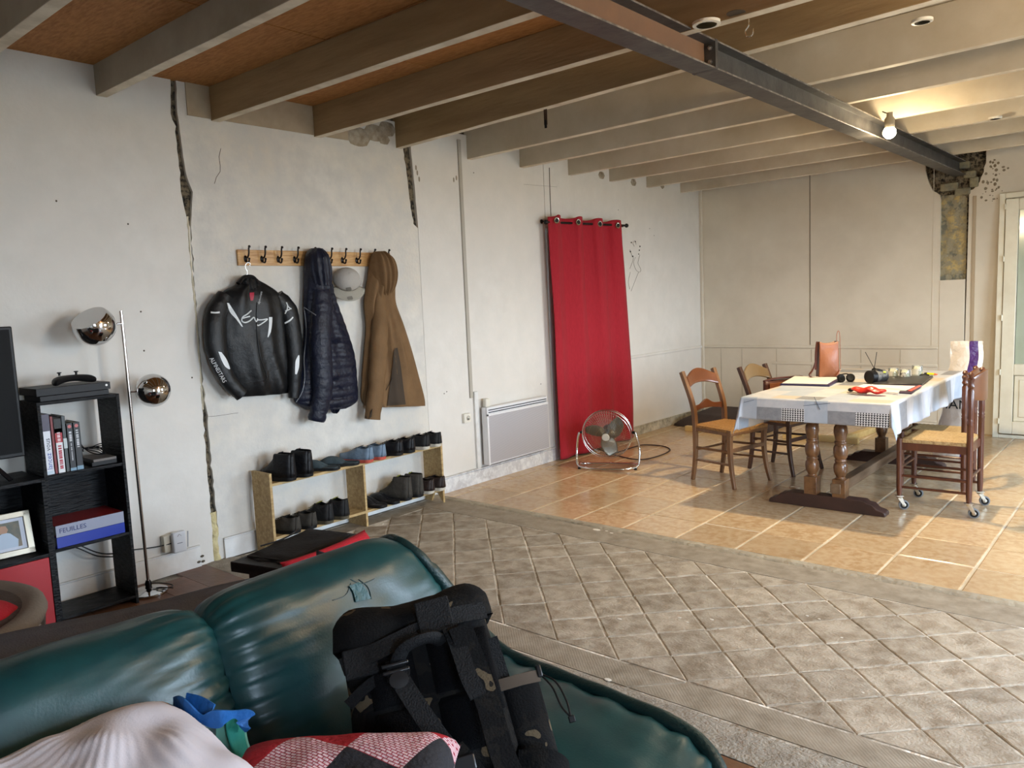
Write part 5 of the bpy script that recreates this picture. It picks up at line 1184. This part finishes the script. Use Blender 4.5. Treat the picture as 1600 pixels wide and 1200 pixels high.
for k, (dx, dy, h, lab) in enumerate(((.0, 0, .022, 'black flat router box under the loose cables of the cube shelf'), (.01, .01, .014, 'thin grey magazine lying on the black router box'))):
    z = .7815+(0 if k == 0 else .0225)
    o = MB().box(-.09, .09, -.065+.01*k, .062, 0, h).build(('router_box', 'magazine')[k], M_blk if k == 0 else mat('mag_grey', rgb(110, 104, 100), .6), bevel=.002); o.location = (.18+dx, 1.665-.005*k, z); tag(o, lab, ('box', 'magazine')[k])
cab = MB()
for k in range(4):
    cab.tube(catmull([(.09, 1.60+.01*k, .93-.03*k), (.11, 1.63, .86), (.15, 1.66+.01*k, .83+.01*k), (.19, 1.70, .826), (.12, 1.72, .835+.012*k), (.07, 1.70-.01*k, .85)], 6), .0028, 5)
o = cab.build('cable_bundle', M_blk); tag(o, 'tangle of thin black cables behind the books on the cube shelf', 'cables', kind='stuff')
# two ring binders in the middle cube
def binder(z, h, cover, lab, spine=None, word=None):
    t = thing('ring_binder', lab, 'binder', (.175, 1.56, z), 0, 'binders lying in the cube shelf'); cm = mat('binder_cover', rgb(*cover), .35)
    MB().box(-.115, .115, -.17, .165, 0, .003).box(-.115, .115, -.17, .165, h-.003, h).build('cover', cm, t, bevel=.001)
    MB().box(.112, .116, -.17, .165, 0, h).build('spine', mat('binder_spine', rgb(*(spine or cover)), .3), t, bevel=.001)
    MB().box(-.11, .105, -.16, .155, .003, h-.004).build('papers', M_paper, t)
    if word: text(word, .034, (.1175, -.09, h*.5), (pi/2, 0, pi/2), mat('marker_ink', rgb(50, 60, 110), .5), t, 'lettering', .0003)
    return t
binder(.4015, .055, (40, 60, 160), 'blue ring binder lying under the red one in the cube shelf')
binder(.4575, .060, (150, 40, 44), 'red topped ring binder with clear spine on the blue one', (150, 154, 172), 'FEUILLES')
# cables hanging behind the lowest cube
o = MB().tube(catmull([(.06, 1.50, .37), (.09, 1.56, .34), (.10, 1.64, .28), (.07, 1.73, .24), (.03, 1.85, .22), (.03, 1.99, .20), (.045, 2.10, .20)], 6), .0035, 6).build('power_cable', M_blk); tag(o, 'black cable running from behind the cube shelf to the plugged adapter', 'cable')
o = MB().tube(catmull([(.06, 1.48, .37), (.10, 1.56, .32), (.11, 1.64, .26), (.07, 1.74, .22)], 6), .0035, 6).build('power_cable', M_blk); tag(o, 'short black cable drooping in the lowest cube of the shelf', 'cable')
# adapter plugged at the skirting
pa = onx(277, 847, .05); ad = thing('wifi_repeater', 'pale grey plug-in network box with one small antenna above the skirting', 'network box', (0, pa.y, pa.z))
MB().box(0, .04, -.075, -.02, -.05, .05).build('socket_block', mat('socket_cream', rgb(206, 198, 180), .5), ad, bevel=.004)
MB().box(.04, .075, -.035, .045, -.06, .065).build('body', mat('repeater_grey', rgb(206, 208, 212), .4), ad, bevel=.008, seg=3)
MB().tube([(.05, .062, -.045), (.05, .07, .05)], .004, 6).build('antenna', mat('antenna_grey', rgb(160, 162, 166), .4), ad)
MB().box(.0755, .0765, -.012, .020, -.004, .000).build('printed_mark', mat('mark', rgb(110, 112, 120), .5), ad); MB().tube([(.0758, -.008, .040), (.0758, .004, .052), (.0758, .016, .040)], .0012, 4).build('arrow_mark', mk, ad)
# ================================================================== chrome floor lamp
fl = thing('floor_lamp', 'chrome floor lamp with two mirror ball shades beside the cube shelf', 'lamp', (.20, 1.858, 0))
M_mir = mat('mirror_chrome', rgb(200, 200, 200), .06, 1); M_pole = mat('pole_chrome', rgb(190, 180, 174), .18, 1)
MB().lathe([(.001, 0), (.098, 0), (.101, .006), (.099, .014), (.085, .020), (.03, .026), (.02, .03), (.001, .03)], 40).build('base', M_mir, fl)
MB().lathe([(.02, .028), (.016, .04), (.020, .055), (.012, .075), (.001, .076)], 16).build('base_joint', M_blkm, fl)
MB().tube([(0, 0, .06), (-.002, -.006, 1.585)], .0085, 12).build('pole', M_pole, fl)
def ball(cy, cz, cx, r, tiltm, arm_y):
    h = Vector((cx, cy, cz))
    MB().tube([(0, 0, cz+.005), h], .0055, 8).build('arm', M_mir, fl)
    prof = [(max(1e-4, r*sin(pi*i/24)), -r*cos(pi*i/24)) for i in range(0, 17)]
    m = MB(); m.M = T(*h) @ tiltm; m.lathe(prof, 36); s = m.build('shade', M_mir, fl, solid=.002)
    m = MB(); m.M = T(*h) @ tiltm; m.lathe([(1e-4, -r*.75)]+[(r*.93*sin(pi*i/24), -r*.93*cos(pi*i/24)) for i in range(6, 16)], 30); m.build('inner_reflector', mat('shade_inside', rgb(150, 158, 166), .3, .6), s)
    m = MB(); m.M = T(*h) @ tiltm; m.sphere((0, 0, 0), r*.3, 12); m.build('lamp_bulb', M_wht, s)
c1 = onx(147, 509, .22); ball(c1.y-1.858, c1.z, .02, .105, Matrix.Rotation(radians(34), 4, 'X') @ Matrix.Rotation(radians(16), 4, 'Y'), 0)
c2 = onx(239, 610, .22); ball(c2.y-1.858, c2.z, .02, .092, Matrix.Rotation(radians(-112), 4, 'Y') @ Matrix.Rotation(radians(0), 4, 'X'), 0)
o = MB().tube(catmull([(.205, 1.87, .055), (.23, 1.92, .045), (.27, 1.96, .03), (.30, 1.93, .032), (.25, 1.88, .033), (.27, 1.90, .035), (.30, 1.95, .022)], 6), .003, 6).build('lamp_cable', M_blk); tag(o, 'thin black cord looped over the round base of the chrome lamp', 'cable')
# ================================================================== television cabinet with red door
tcab = thing('tv_cabinet', 'black television cabinet with a red lower door at the left edge', 'cabinet', (0, 0, 0))
CY0, CY1, CX0, CX1 = .35, 1.352, .02, .40
CXF = .34
for y in (CY0, CY1-.018, .92): MB().box(CX0, CXF, y, y+.018, 0, .78).build('side_panel', M_bk, tcab, bevel=.001)
for z in (.762, .385, .02): MB().box(CX0, CXF-.001, CY0+.018, CY1-.018, z-.0, z+.018).build('shelf_board', M_bk, tcab, bevel=.001)
MB().box(CX0, CX0+.01, CY0, CY1, .02, .77).build('back_panel', M_bk, tcab)
for y0, y1 in ((CY0+.02, .918), (.940, CY1-.02)):
    MB().box(CXF-.018, CXF-.002, y0, y1, .045, .383).build('door', mat('red_door', rgb(172, 26, 34), .35), tcab, bevel=.002)
tv = thing('television', 'large flat black television standing on the black cabinet', 'television', (.20, .72, .785))
bpy.context.view_layer.update()
MB().box(-.018, .012, -.62, .60, .10, .745).build('bezel', M_blk, tv, bevel=.006); MB().box(.0122, .0135, -.60, .585, .12, .73).build('screen', mat('tv_screen', rgb(8, 8, 9), .5, spec=.12), tv)
for y in (-.35, .45): MB().ribbon([(-.01, y, .11), (.02, y+.02, .06), (.09, y+.05, .006)], .02, .008, (0, 1, 0)).build('foot', mat('tv_foot', rgb(60, 60, 66), .25, .8), tv)
# photo frame in the cabinet
pf = thing('photo_frame', 'champagne metal photo frame with a family picture in the black cabinet', 'picture frame', (.24, 1.165, .4035), (0, radians(-14), radians(-4)))
M_fr = mat('frame_metal', rgb(160, 154, 140), .35, .7)
MB().box(-.012, .012, -.14, -.108, 0, .215).box(-.012, .012, .108, .14, 0, .215).box(-.012, .012, -.14, .14, 0, .03).box(-.012, .012, -.14, .14, .185, .215).build('frame_border', M_fr, pf, bevel=.003)
MB().box(-.004, .004, -.108, .108, .03, .185).build('mat_board', mat('photo_mat', rgb(206, 212, 226), .6), pf)
def ph(m, n, b, mp, last): pass
MB().box(.004, .0048, -.088, .088, .045, .17).build('photograph', mat('photo_print', rgb(70, 74, 60), .4, var=[(14, rgb(110, 96, 70), .1)]), pf)
MB().prism([(-.03, .045), (.07, .045), (.075, .08), (.045, .115), (.02, .125), (-.01, .11), (-.03, .08)], .0049, .0054, XWALL).build('figure_shirt', mat('photo_shirt', rgb(180, 196, 214), .5), pf)
MB().prism([(.0, .12), (.03, .12), (.038, .135), (.03, .155), (.01, .158), (.0, .14)], .0049, .0056, XWALL).build('figure_face', mat('photo_face', rgb(176, 136, 110), .5), pf)
# ================================================================== green leather sofa
M_leather = mat('green_leather', rgb(16, 58, 60), .36, var=[(2.5, rgb(13, 48, 52), .2), (7, rgb(22, 66, 66), .2)], bump=[(5, .06), (160, .04)], spec=.5)
M_pipe = mat('dark_green_piping', rgb(14, 44, 44), .4, bump=(120, .2))
SP = [(2.40, 0), (2.40, .25), (2.42, .50), (2.46, .68), (2.54, .77), (2.63, .80), (2.71, .77), (2.755, .70), (2.79, .62), (2.82, .53), (2.87, .46), (2.96, .425), (3.15, .42), (3.4, .42), (3.6, .405), (3.72, .36), (3.78, .28), (3.80, .15), (3.80, .02)]
SPc = [(q.x, q.y) for q in catmull([(*p, 0) for p in SP], 6)]
NP = len(SPc)
SY_A, SEAM = -.75, .95
def yend(x, z):
    if x < 2.63: return 1.64-.02*(2.63-x) + max(0, .78-z)*.12
    if z > .45 and x < 3.0: return 1.64+.17*min(1, (.79-z)/.34)
    if x < 3.6: return 1.81-.05*(x-2.87)
    return 1.775-1.0*(x-3.6)**2*2.2-.12*max(0, x-3.6)
sofa = thing('leather_sofa', 'dark green leather sofa with gathered cushions filling the lower left', 'sofa', (0, 0, 0))
def sofa_surface(ya, yb_fn, nu, inset=0):
    vs = []; 
    for i in range(NP):
        x, z = SPc[i]; a, b = SPc[max(i-1, 0)], SPc[min(i+1, NP-1)]; tx, tz = b[0]-a[0], b[1]-a[1]; l = math.hypot(tx, tz) or 1; nx, nz = -tz/l, tx/l
        arc = i/(NP-1); yb_ = yb_fn(x, z)
        for k in range(nu+1):
            u = k/nu; y = ya+(yb_-ya)*u
            d = abs(y-SEAM); vis = 1 if .25 < arc < .95 else .3
            de = yb_-y; 
            thick = .045*(1-exp(-d/.035))-.045 + .012*(1-exp(-d/.25)) 
            edge = -.05*exp(-de/.035) if ya > 0 else 0
            wr = .0085*exp(-d/.12)*(1-exp(-d/.01))*sin(arc*225+2.2*sin(y*9)+(y-SEAM)*16)*vis
            we = .009*exp(-de/.10)*sin(arc*190+y*20)*(1 if (z < .66 and x > 2.7) else .12)
            big = .012*mnoise.noise(Vector((y*3, arc*7, 0)))*vis+.004*mnoise.noise(Vector((y*11, arc*26, 5)))*vis
            dd = thick+edge+wr+we+big
            vs.append((x+nx*dd, y, max(.01, z+nz*dd)))
    fs = [(i*(nu+1)+k, (i+1)*(nu+1)+k, (i+1)*(nu+1)+k+1, i*(nu+1)+k+1) for i in range(NP-1) for k in range(nu)]
    return vs, fs
v_, f_ = sofa_surface(SY_A, lambda x, z: SEAM, 150); MB().add(v_, f_).build('cushion', M_leather, sofa, smooth=80)
v_, f_ = sofa_surface(SEAM, yend, 90); right_c = MB().add(v_, f_).build('cushion', M_leather, sofa, smooth=80)
# end face and the rolled piping along it
ed = [(x, yend(x, z), z) for x, z in SPc]
poly = [(x, yend(x, z)-.035, max(z-.02, 0.01)) for x, z in SPc]
m = MB(); n_ = len(poly); cen = (3.0, 1.66, .25)
m.v = [tuple(p) for p in poly]+[cen]; m.f = [(i, i+1, n_) for i in range(n_-1)]+[(n_-1, 0, n_)]
m.build('end_panel', M_leather, sofa)
rr = [.015+.004*mnoise.noise(Vector((i*.3, 0, 0)))+(.007 if 40 < i < 95 else 0) for i in range(len(ed))]
MB().tube([(p[0]+.0, p[1]-.012, max(p[2]-.012, .012)) for p in ed], rr, 10).build('piping', M_pipe, sofa)
bpy.context.view_layer.update(); bvs = bvh_of([right_c])
M_patch = mat('peeling_leather', rgb(32, 80, 84), .45, bump=(30, .6))
decal(bvs, [((545, 915), (562, 909)), ((552, 925), (572, 920)), ((556, 940), (580, 935))], M_patch, sofa, 'repair_patch', off=.006)
for P in ([(520, 938), (540, 930), (548, 912)], [(560, 905), (575, 918), (580, 936)], [(548, 905), (565, 912), (585, 905)]):
    dline(bvs, P, .0016, M_pipe, sofa, 'leather_crack', off=.001)
# ================================================================== grey sofa standing back to back with it
gs = thing('fabric_sofa', 'charcoal fabric sofa standing behind the green leather one', 'sofa', (0, 0, 0))
M_char = mat('charcoal_fabric', rgb(104, 106, 118), .95, spec=.2, var=(5, rgb(84, 86, 97), .2), bump=[(6, .3), (150, .3)])
def gsf(u, v):
    y = -.9+2.55*v; end = max(0, y-1.2)
    xo = 1.975+.27*max(0, y-.65); xi = 2.375
    a = -pi/2+(u*1.0)*0
    P = [(xo-.03, .02), (xo-.02, .45), (xo+.01, .60), (xo+.08, .675), (min(xo+.2, xi-.035), .69), (xi-.02, .66), (xi, .55), (xi, .02)]
    k = u*(len(P)-1); i = min(int(k), len(P)-2); t = k-i
    x = P[i][0]+(P[i+1][0]-P[i][0])*t; z = P[i][1]+(P[i+1][1]-P[i][1])*t
    n = .012*mnoise.noise(Vector((x*4, y*3, z*4)))
    e = min(1, (1.65-y)/.08); z = z*(.93+.07*max(0, e)**.5)+.015*max(0, .9-y)*(z > .3); z *= 1-.02*max(0, y-.65)
    return (x+n, y, max(.01, z+n*1.3))
MB().grid(gsf, 43, 80).build('back', M_char, gs, smooth=80)
MB().grid(lambda u, v: (2.15+.22*u, 1.645, .66*v), 3, 3).build('end_panel', M_char, gs)
# ================================================================== round tub chair with red cushion
tc_ = thing('tub_chair', 'round grey tub chair with a worn printed side at the left edge', 'armchair', (1.49, .46, 0))
M_tub = mat('tub_grey', rgb(92, 84, 80), .85, var=(6, rgb(76, 70, 68), .2), bump=(80, .3)); M_tubp = mat('tub_print', rgb(120, 116, 112), .7, var=[(5, rgb(64, 60, 58), .05), (9, rgb(190, 194, 200), .04)], bump=(20, .2))
MB().lathe([(.30, .02), (.36, .10), (.42, .30), (.455, .50), (.46, .565)], 48).build('outer_shell', M_tubp, tc_)
MB().lathe([(.46, .560), (.468, .580), (.462, .600), (.44, .612), (.41, .610), (.39, .595)], 48).build('rim', mat('rim_beige', rgb(130, 122, 114), .8, bump=(80, .2)), tc_)
MB().lathe([(.395, .598), (.36, .56), (.30, .50), (.15, .46), (.001, .45)], 48).build('seat', M_tub, tc_)
def pillow_fn(L_, W_, H_, p=.45, wr=0, seed=0):
    def f(u, v):
        a, b = 2*u-1, 2*v-1
        return a, b
    return f
def pillow(name, parent, mt, L_, W_, H_, seed=0, wr=.006, n=30, M=None, disp=None, bname='cover'):
    m = MB(); m.M = M or Matrix.Identity(4)
    for s in (1, -1):
        def f(u, v, s=s):
            a, b = 2*u-1, 2*v-1
            prof = (max(0, 1-a**4)*max(0, 1-b**4))**.42
            pin = 1-.07*(1-abs(b)**2)*abs(a)**6 ; pin2 = 1-.07*(1-abs(a)**2)*abs(b)**6
            z = s*H_*prof+wr*mnoise.noise(Vector((a*3, b*3, seed+s)))*prof*2
            if disp: z += s*disp(a, b)*min(1, prof*2)
            return (a*L_*pin, b*W_*pin2, z)
        m.grid(f, n, n)
    return m.build(bname, mt, parent, smooth=80, weld=True)
rc = thing('red_cushion', 'bright red cushion lying in the round grey tub chair', 'cushion', (1.56, .66, .60), (radians(-25), radians(10), .4))
pillow('c', rc, mat('red_cotton', rgb(176, 22, 38), .9, bump=(120, .2)), .19, .19, .07)
# ================================================================== black bench with trousers and a red cushion
bb = thing('storage_bench', 'low black bench with overhanging top behind the green sofa', 'bench', (1.33, 2.10, 0), radians(15))
M_bb = mat('bench_black', rgb(28, 28, 30), .55, bump=(30, .2))
MB().box(-.16, .15, -.28, .28, .36, .40).build('top', M_bb, bb, bevel=.006); MB().box(-.11, .13, -.22, .24, 0, .36).build('box_body', M_bb, bb, bevel=.004)
MB().box(-.155, .15, -.28, -.27, .355, .402).build('edge_band', M_bb, bb)
tr = thing('folded_trousers', 'charcoal trousers spread over the black bench top', 'clothes', (1.33, 2.10, .401), radians(15))
def trf(u, v):
    x = -.13+.27*u; y = -.22+.47*v; e = min(u, 1-u, v, 1-v)
    return (x+.012*sin(v*11), y+.01*sin(u*13), .002+.018*min(1, e*12)+.008*mnoise.noise(Vector((x*9, y*9, 2)))*min(1, e*10))
MB().grid(trf, 30, 40).prism([(-.12, -.21), (.13, -.21), (.13, .24), (-.12, .24)], 0, .012).build('cloth', mat('trouser_cloth', rgb(42, 41, 42), .85, spec=.2, bump=(60, .2)), tr)
MB().tube(catmull([(-.14, -.10, .022), (-.10, -.02, .028), (-.11, .08, .026), (-.14, .14, .018), (-.155, .19, .02)], 6), .004, 6).build('drawstring', M_blk, tr)
rc2 = thing('red_cushion', 'red cushion propped against the black bench behind the green sofa', 'cushion', (1.64, 2.13, .285), (radians(0), radians(56), radians(8)))
pillow('c', rc2, bpy.data.materials['red_cotton'], .19, .27, .06, seed=5)
# ================================================================== backpack
PX = Vector((.66, .75, 0)).normalized(); P0 = Vector((3.235, 1.165, .462)); PT = Vector((3.04, 1.33, .80))
PZ = (PT-P0).normalized(); PX = (PX-PZ*PX.dot(PZ)).normalized(); PY = PZ.cross(PX)
QR = Matrix.Rotation(radians(8), 3, -PY); PX = QR @ PX; PZ = QR @ PZ; P0 = P0+PX*.045+Vector((0, 0, -.045))
bp = thing('backpack', 'black camouflage backpack leaning upside on the sofa with its straps outward', 'backpack', tuple(P0))
bp['label'] = 'black camouflage backpack leaning on the green sofa with its straps outward'
bp.scale = (1.14, 1.05, 1.0); bp.rotation_euler = Matrix((PX, PY, PZ)).transposed().to_euler()
def camo(m, n, b, mp, last):
    v = n.nodes.new('ShaderNodeTexNoise'); v.inputs['Scale'].default_value = 13; v.inputs['Detail'].default_value = 2; n.links.new(mp.outputs[0], v.inputs['Vector'])
    r = n.nodes.new('ShaderNodeValToRGB'); r.color_ramp.interpolation = 'CONSTANT'; e = r.color_ramp.elements
    e[0].position = 0; e[0].color = (*rgb(13, 13, 14), 1); e[1].position = .52; e[1].color = (*rgb(24, 22, 20), 1)
    q = e.new(.58); q.color = (*rgb(16, 16, 17), 1); q = e.new(.635); q.color = (*rgb(92, 80, 62), 1); q = e.new(.70); q.color = (*rgb(30, 27, 24), 1)
    n.links.new(v.outputs['Fac'], r.inputs[0]); n.links.new(r.outputs[0], b.inputs['Base Color'])
M_camo = mat('black_camouflage', rgb(34, 32, 30), .9, spec=.2, bump=(200, .3), extra=camo); M_web = mat('black_webbing', rgb(19, 20, 22), .7, spec=.25, bump=(250, .4)); M_msh = mat('mesh_padding', rgb(7, 7, 9), .95, spec=.15, bump=(300, .5)); M_bkl = mat('buckle_plastic', rgb(26, 27, 29), .35)
def body(u, v):
    a = 2*pi*u; c, s = cos(a), sin(a); z = -.03+.46*v; tp = 1 if v < .8 else max(.0, 1-((v-.8)/.2)**2.6)
    bt = 1 if v > .1 else (.6+.4*(v/.1)**.5)
    w_ = .172*(1-.06*v)*(tp**.35)*bt; d = .095*tp**.5*bt
    x = w_*(abs(c)**.45)*(1 if c > 0 else -1); y = d*(abs(s)**.55)*(1 if s > 0 else -1)
    n = .008*mnoise.noise(Vector((x*12, z*10, y*12)))
    return (x*(1+n*3), y*(1+n*4)+n, z+n)
MB().grid(body, 56, 40, cu=True).build('main_body', M_camo, bp, smooth=70)
def lid(u, v):
    x = -.178+.356*u; a = pi*(1.15*v-.1); k = (1-abs(2*u-1)**5)**.5
    n = .010*mnoise.noise(Vector((x*11, v*4, 9)))
    kk = min(1, k*1.15)**.6; return (x, -.075*cos(a)*1.25*kk-.018+n, .345+.075*sin(a)*kk+.012*sin(u*3*pi)*sin(a)+n)
MB().grid(lid, 40, 22).build('lid', M_camo, bp, solid=.012, smooth=70)
for x0, z0, w_, h_ in ((-.095, .17, .10, .14), (.035, .17, .10, .14), (-.095, .03, .10, .13), (.035, .03, .10, .13), (.12, .10, .05, .20)):
    def pd(u, v, x0=x0, z0=z0, w_=w_, h_=h_):
        e = (max(0, 1-(2*u-1)**4)*max(0, 1-(2*v-1)**4))**.5; return (x0-.0+w_*(u-.0)-.02, -.094-.022*e, z0+h_*v)
    MB().grid(pd, 14, 14).build('back_pad', M_msh, bp)
def web(pts, w_, name='webbing', t=.004, side=(1, 0, 0), mt=None): return MB().ribbon(catmull(pts, 6), w_, t, side).build(name, mt or M_web, bp, smooth=60)
web([(-.165, -.105, .285), (-.08, -.122, .30), (0, -.126, .318), (.08, -.122, .335), (.16, -.10, .335)], .042, 'top_band', .005, (0, 0, 1))
MB().cbox((.045, -.128, .345), (.075, .010, .085)).build('strap_anchor', M_web, bp, bevel=.003)
MB().cbox((-.125, -.112, .285), (.07, .012, .07)).build('strap_anchor', M_web, bp, bevel=.003)
MB().tube(catmull([(-.055, -.115, .255), (-.03, -.150, .283), (.02, -.155, .292), (.05, -.118, .285)], 6), .018, 10, flat=.6).build('carry_handle', M_web, bp)
web([(-.055, -.125, .265), (-.052, -.140, .22), (-.03, -.150, .15), (.00, -.155, .07), (.02, -.155, .03)], .040, 'shoulder_strap', .010)
web([(.02, -.152, .035), (.05, -.165, -.03), (.07, -.165, -.10)], .052, 'shoulder_strap', .016, mt=M_camo)
web([(.072, -.135, .31), (.080, -.148, .25), (.085, -.158, .18), (.095, -.160, .13)], .036, 'shoulder_strap', .008)
web([(.092, -.150, .30), (.105, -.140, .20), (.112, -.145, .10), (.115, -.150, .0), (.13, -.15, -.10)], .050, 'shoulder_strap', .016, mt=M_camo)
for z in (.252, .236): MB().cbox((-.056, -.145, z), (.056, .010, .009)).build('buckle', M_bkl, bp, bevel=.003)
MB().lathe([(.001, 0), (.020, .002), (.020, .010), (.001, .012)], 16, T(-.054, -.140, .215) @ Matrix.Rotation(pi/2, 4, 'X')).build('buckle', M_bkl, bp)
MB().cbox((.03, -.168, .0), (.06, .012, .035)).build('buckle', M_bkl, bp, bevel=.004)
for k, pts in enumerate(([(-.165, -.09, .20), (-.10, -.11, .235), (-.03, -.12, .225)], [(.16, -.08, .27), (.165, -.06, .2), (.17, -.05, .12)], [(-.02, -.06, .405), (-.01, -.09, .375), (-.005, -.11, .35)])):
    web(pts, .026, 'compression_strap', .004, (0, 0, 1) if k == 0 else (1, 0, 0))
def pk_(u, v):
    a = 2*pi*u; c, s = cos(a), sin(a); return (.195+.045*(abs(c)**.6)*(1 if c > 0 else -1), -.02+.05*(abs(s)**.6)*(1 if s > 0 else -1), -.02+.19*v)
MB().grid(pk_, 26, 12, cu=True).build('side_pocket', M_camo, bp, solid=.004)
MB().ribbon([(.15, -.072, .155), (.20, -.076, .155), (.243, -.06, .155)], .028, .003, (0, 0, 1)).build('pocket_hem', mat('hem_camo', rgb(72, 60, 48), .8), bp)
MB().tube(catmull([(.245, -.055, .16), (.262, -.07, .12), (.268, -.08, .07), (.280, -.085, .04)], 6), .0022, 6).build('drawcord', M_blk, bp); MB().tube(catmull([(.245, -.055, .16), (.272, -.07, .13), (.282, -.08, .08), (.280, -.085, .04)], 6), .0022, 6).build('drawcord', M_blk, bp)
MB().cbox((.245, -.06, .165), (.012, .012, .030)).build('cord_lock', M_bkl, bp, bevel=.003); MB().cbox((.281, -.086, .035), (.014, .008, .016)).build('cord_end', M_blk, bp, bevel=.002)
web([(.15, -.1, -.02), (.20, -.115, -.035), (.235, -.10, -.07), (.24, -.06, -.12)], .045, 'hip_belt', .012, (0, 0, 1), M_camo)
# ================================================================== pillows in the foreground
wp_ = onz(160, 1345, .54)
pw = thing('white_pillow', 'crumpled white pillow at the bottom left on the green sofa', 'pillow', tuple(wp_), (radians(10), radians(0), radians(92)))
def rays(a, b):
    dx, dy = a-.45, b-.72; an = atan2(dy, dx); r = math.hypot(dx, dy)
    return .0012*sin(an*60+5*mnoise.noise(Vector((a*2, b*2, 0))))*min(1, r*2.2)*exp(-abs(r-.7)*.8)*(1+mnoise.noise(Vector((a*3, b*3, 4)))*1.5)
M_wp = mat('white_pillowcase', rgb(214, 208, 214), .8, bump=[(4, .2), (200, .1)])
pillow('p', pw, M_wp, .29, .29, .175, seed=3, wr=.010, n=110, disp=rays)
kp = onz(268, 1118, .69)
bs = thing('blue_scarf', 'crumpled blue strip of cloth on the corner of the white pillow', 'cloth', tuple(onz(325, 1110, .66)))
M_blue = mat('blue_cloth', rgb(24, 92, 160), .7, bump=(30, .4)); M_teal = mat('teal_cloth', rgb(14, 112, 96), .8, bump=(60, .2)); M_mint = mat('mint_cloth', rgb(92, 146, 128), .85)
Lb = Vector(bs.location)
pp = [onz(*q)-Lb for q in ((272, 1100, .665), (292, 1107, .68), (318, 1124, .66), (345, 1122, .67), (368, 1116, .665), (384, 1122, .65), (380, 1140, .62))]
MB().ribbon(catmull(pp, 8), [.030+.012*sin(i*.35) for i in range(49)], .004, (.25, .1, 1)).build('cloth_strip', M_blue, bs)
pp = [onz(*q)-Lb for q in ((290, 1094, .68), (312, 1100, .68), (332, 1112, .675))]
MB().ribbon(catmull(pp, 8), .032, .004, (.3, .5, 1)).build('cloth_fold', M_blue, bs)
tt = thing('teal_shirt', 'teal and mint garment between the white pillow and the patchwork cushion', 'clothes', tuple(onz(360, 1170, .56)))
def tsh(u, v):
    q = onz(338+48*u+12*v, 1128+95*v, .645-.13*v-.02*u)-Vector(tt.location); n = .008*mnoise.noise(q*14); return q+Vector((n, n, n*2-.012*u))
MB().grid(tsh, 14, 24).build('mint_part', M_mint, tt, solid=.006)
def tsh2(u, v):
    q = onz(352+24*u+16*v, 1118+95*v, .66-.13*v-.02*u)-Vector(tt.location); n = .006*mnoise.noise(q*14+Vector((3, 0, 0))); return q+Vector((n, n, n*2+.004))
MB().grid(tsh2, 10, 24).build('teal_part', M_teal, tt, solid=.006)
def patchw(m, n, b, mp, last):
    mp.inputs['Rotation'].default_value = (0, 0, radians(28)); mp.inputs['Location'].default_value = (.03, .05, 0)
    ck = n.nodes.new('ShaderNodeTexChecker'); ck.inputs['Scale'].default_value = 7.2; ck.inputs['Color1'].default_value = (1, 1, 1, 1); ck.inputs['Color2'].default_value = (0, 0, 0, 1); n.links.new(mp.outputs[0], ck.inputs[0])
    c2 = n.nodes.new('ShaderNodeTexChecker'); c2.inputs['Scale'].default_value = 3.6; c2.inputs['Color1'].default_value = (*rgb(168, 20, 34), 1); c2.inputs['Color2'].default_value = (*rgb(34, 34, 40), 1); n.links.new(mp.outputs[0], c2.inputs[0])
    br = n.nodes.new('ShaderNodeTexBrick'); br.inputs['Scale'].default_value = 34; br.inputs['Color1'].default_value = (*rgb(222, 196, 200), 1); br.inputs['Color2'].default_value = (*rgb(210, 180, 186), 1); br.inputs['Mortar'].default_value = (*rgb(150, 40, 60), 1); br.inputs['Mortar Size'].default_value = .04; n.links.new(mp.outputs[0], br.inputs[0])
    mx = n.nodes.new('ShaderNodeMix'); mx.data_type = 'RGBA'; n.links.new(ck.outputs[0], mx.inputs[0]); n.links.new(c2.outputs[0], mx.inputs[6]); n.links.new(br.outputs[0], mx.inputs[7]); n.links.new(mx.outputs[2], b.inputs['Base Color'])
pc = thing('patchwork_cushion', 'red, black and pink patchwork cushion before the backpack', 'cushion', tuple(onz(520, 1275, .555)), (radians(6), 0, radians(40)))
pillow('p', pc, mat('patchwork', (.5, .5, .5), .85, bump=(80, .3), extra=patchw), .24, .20, .085, seed=9, n=50)
# scrap of paper and crumbs on the floor
q = onz(1243, 763, .001); o = MB().grid(lambda u, v: (-.04+.08*u, -.02+.04*v+.01*sin(u*5), .004+.006*abs(sin(u*4+v*2))), 8, 5).build('paper_scrap', M_paper, solid=.001); o.location = q; tag(o, 'small torn scrap of white paper on the tiles under the table', 'paper')
M_lime = mat('lime_crumbs', rgb(222, 216, 204), .9)
for (a, b, r) in ((1030+0, 965, 0),): pass
ck_ = MB()
for (px, py, r) in ((932, 828, .035), (948, 830, .02), (955, 833, .02), (1062, 965, .012), (1112, 968, .014), (1074, 972, .010), (1261, 962, .010), (1280, 967, .009), (968, 967, .016), (1182, 1000, .008), (1315, 996, .008), (1450, 996, .006), (950, 1062, .02), (1348, 1082, .008)):
    p = onz(px, py, .001); ck_.sphere(p, r, 7, (1, .6, .12))
o = ck_.build('plaster_spots', M_lime, floor); o['kind'] = 'stuff'
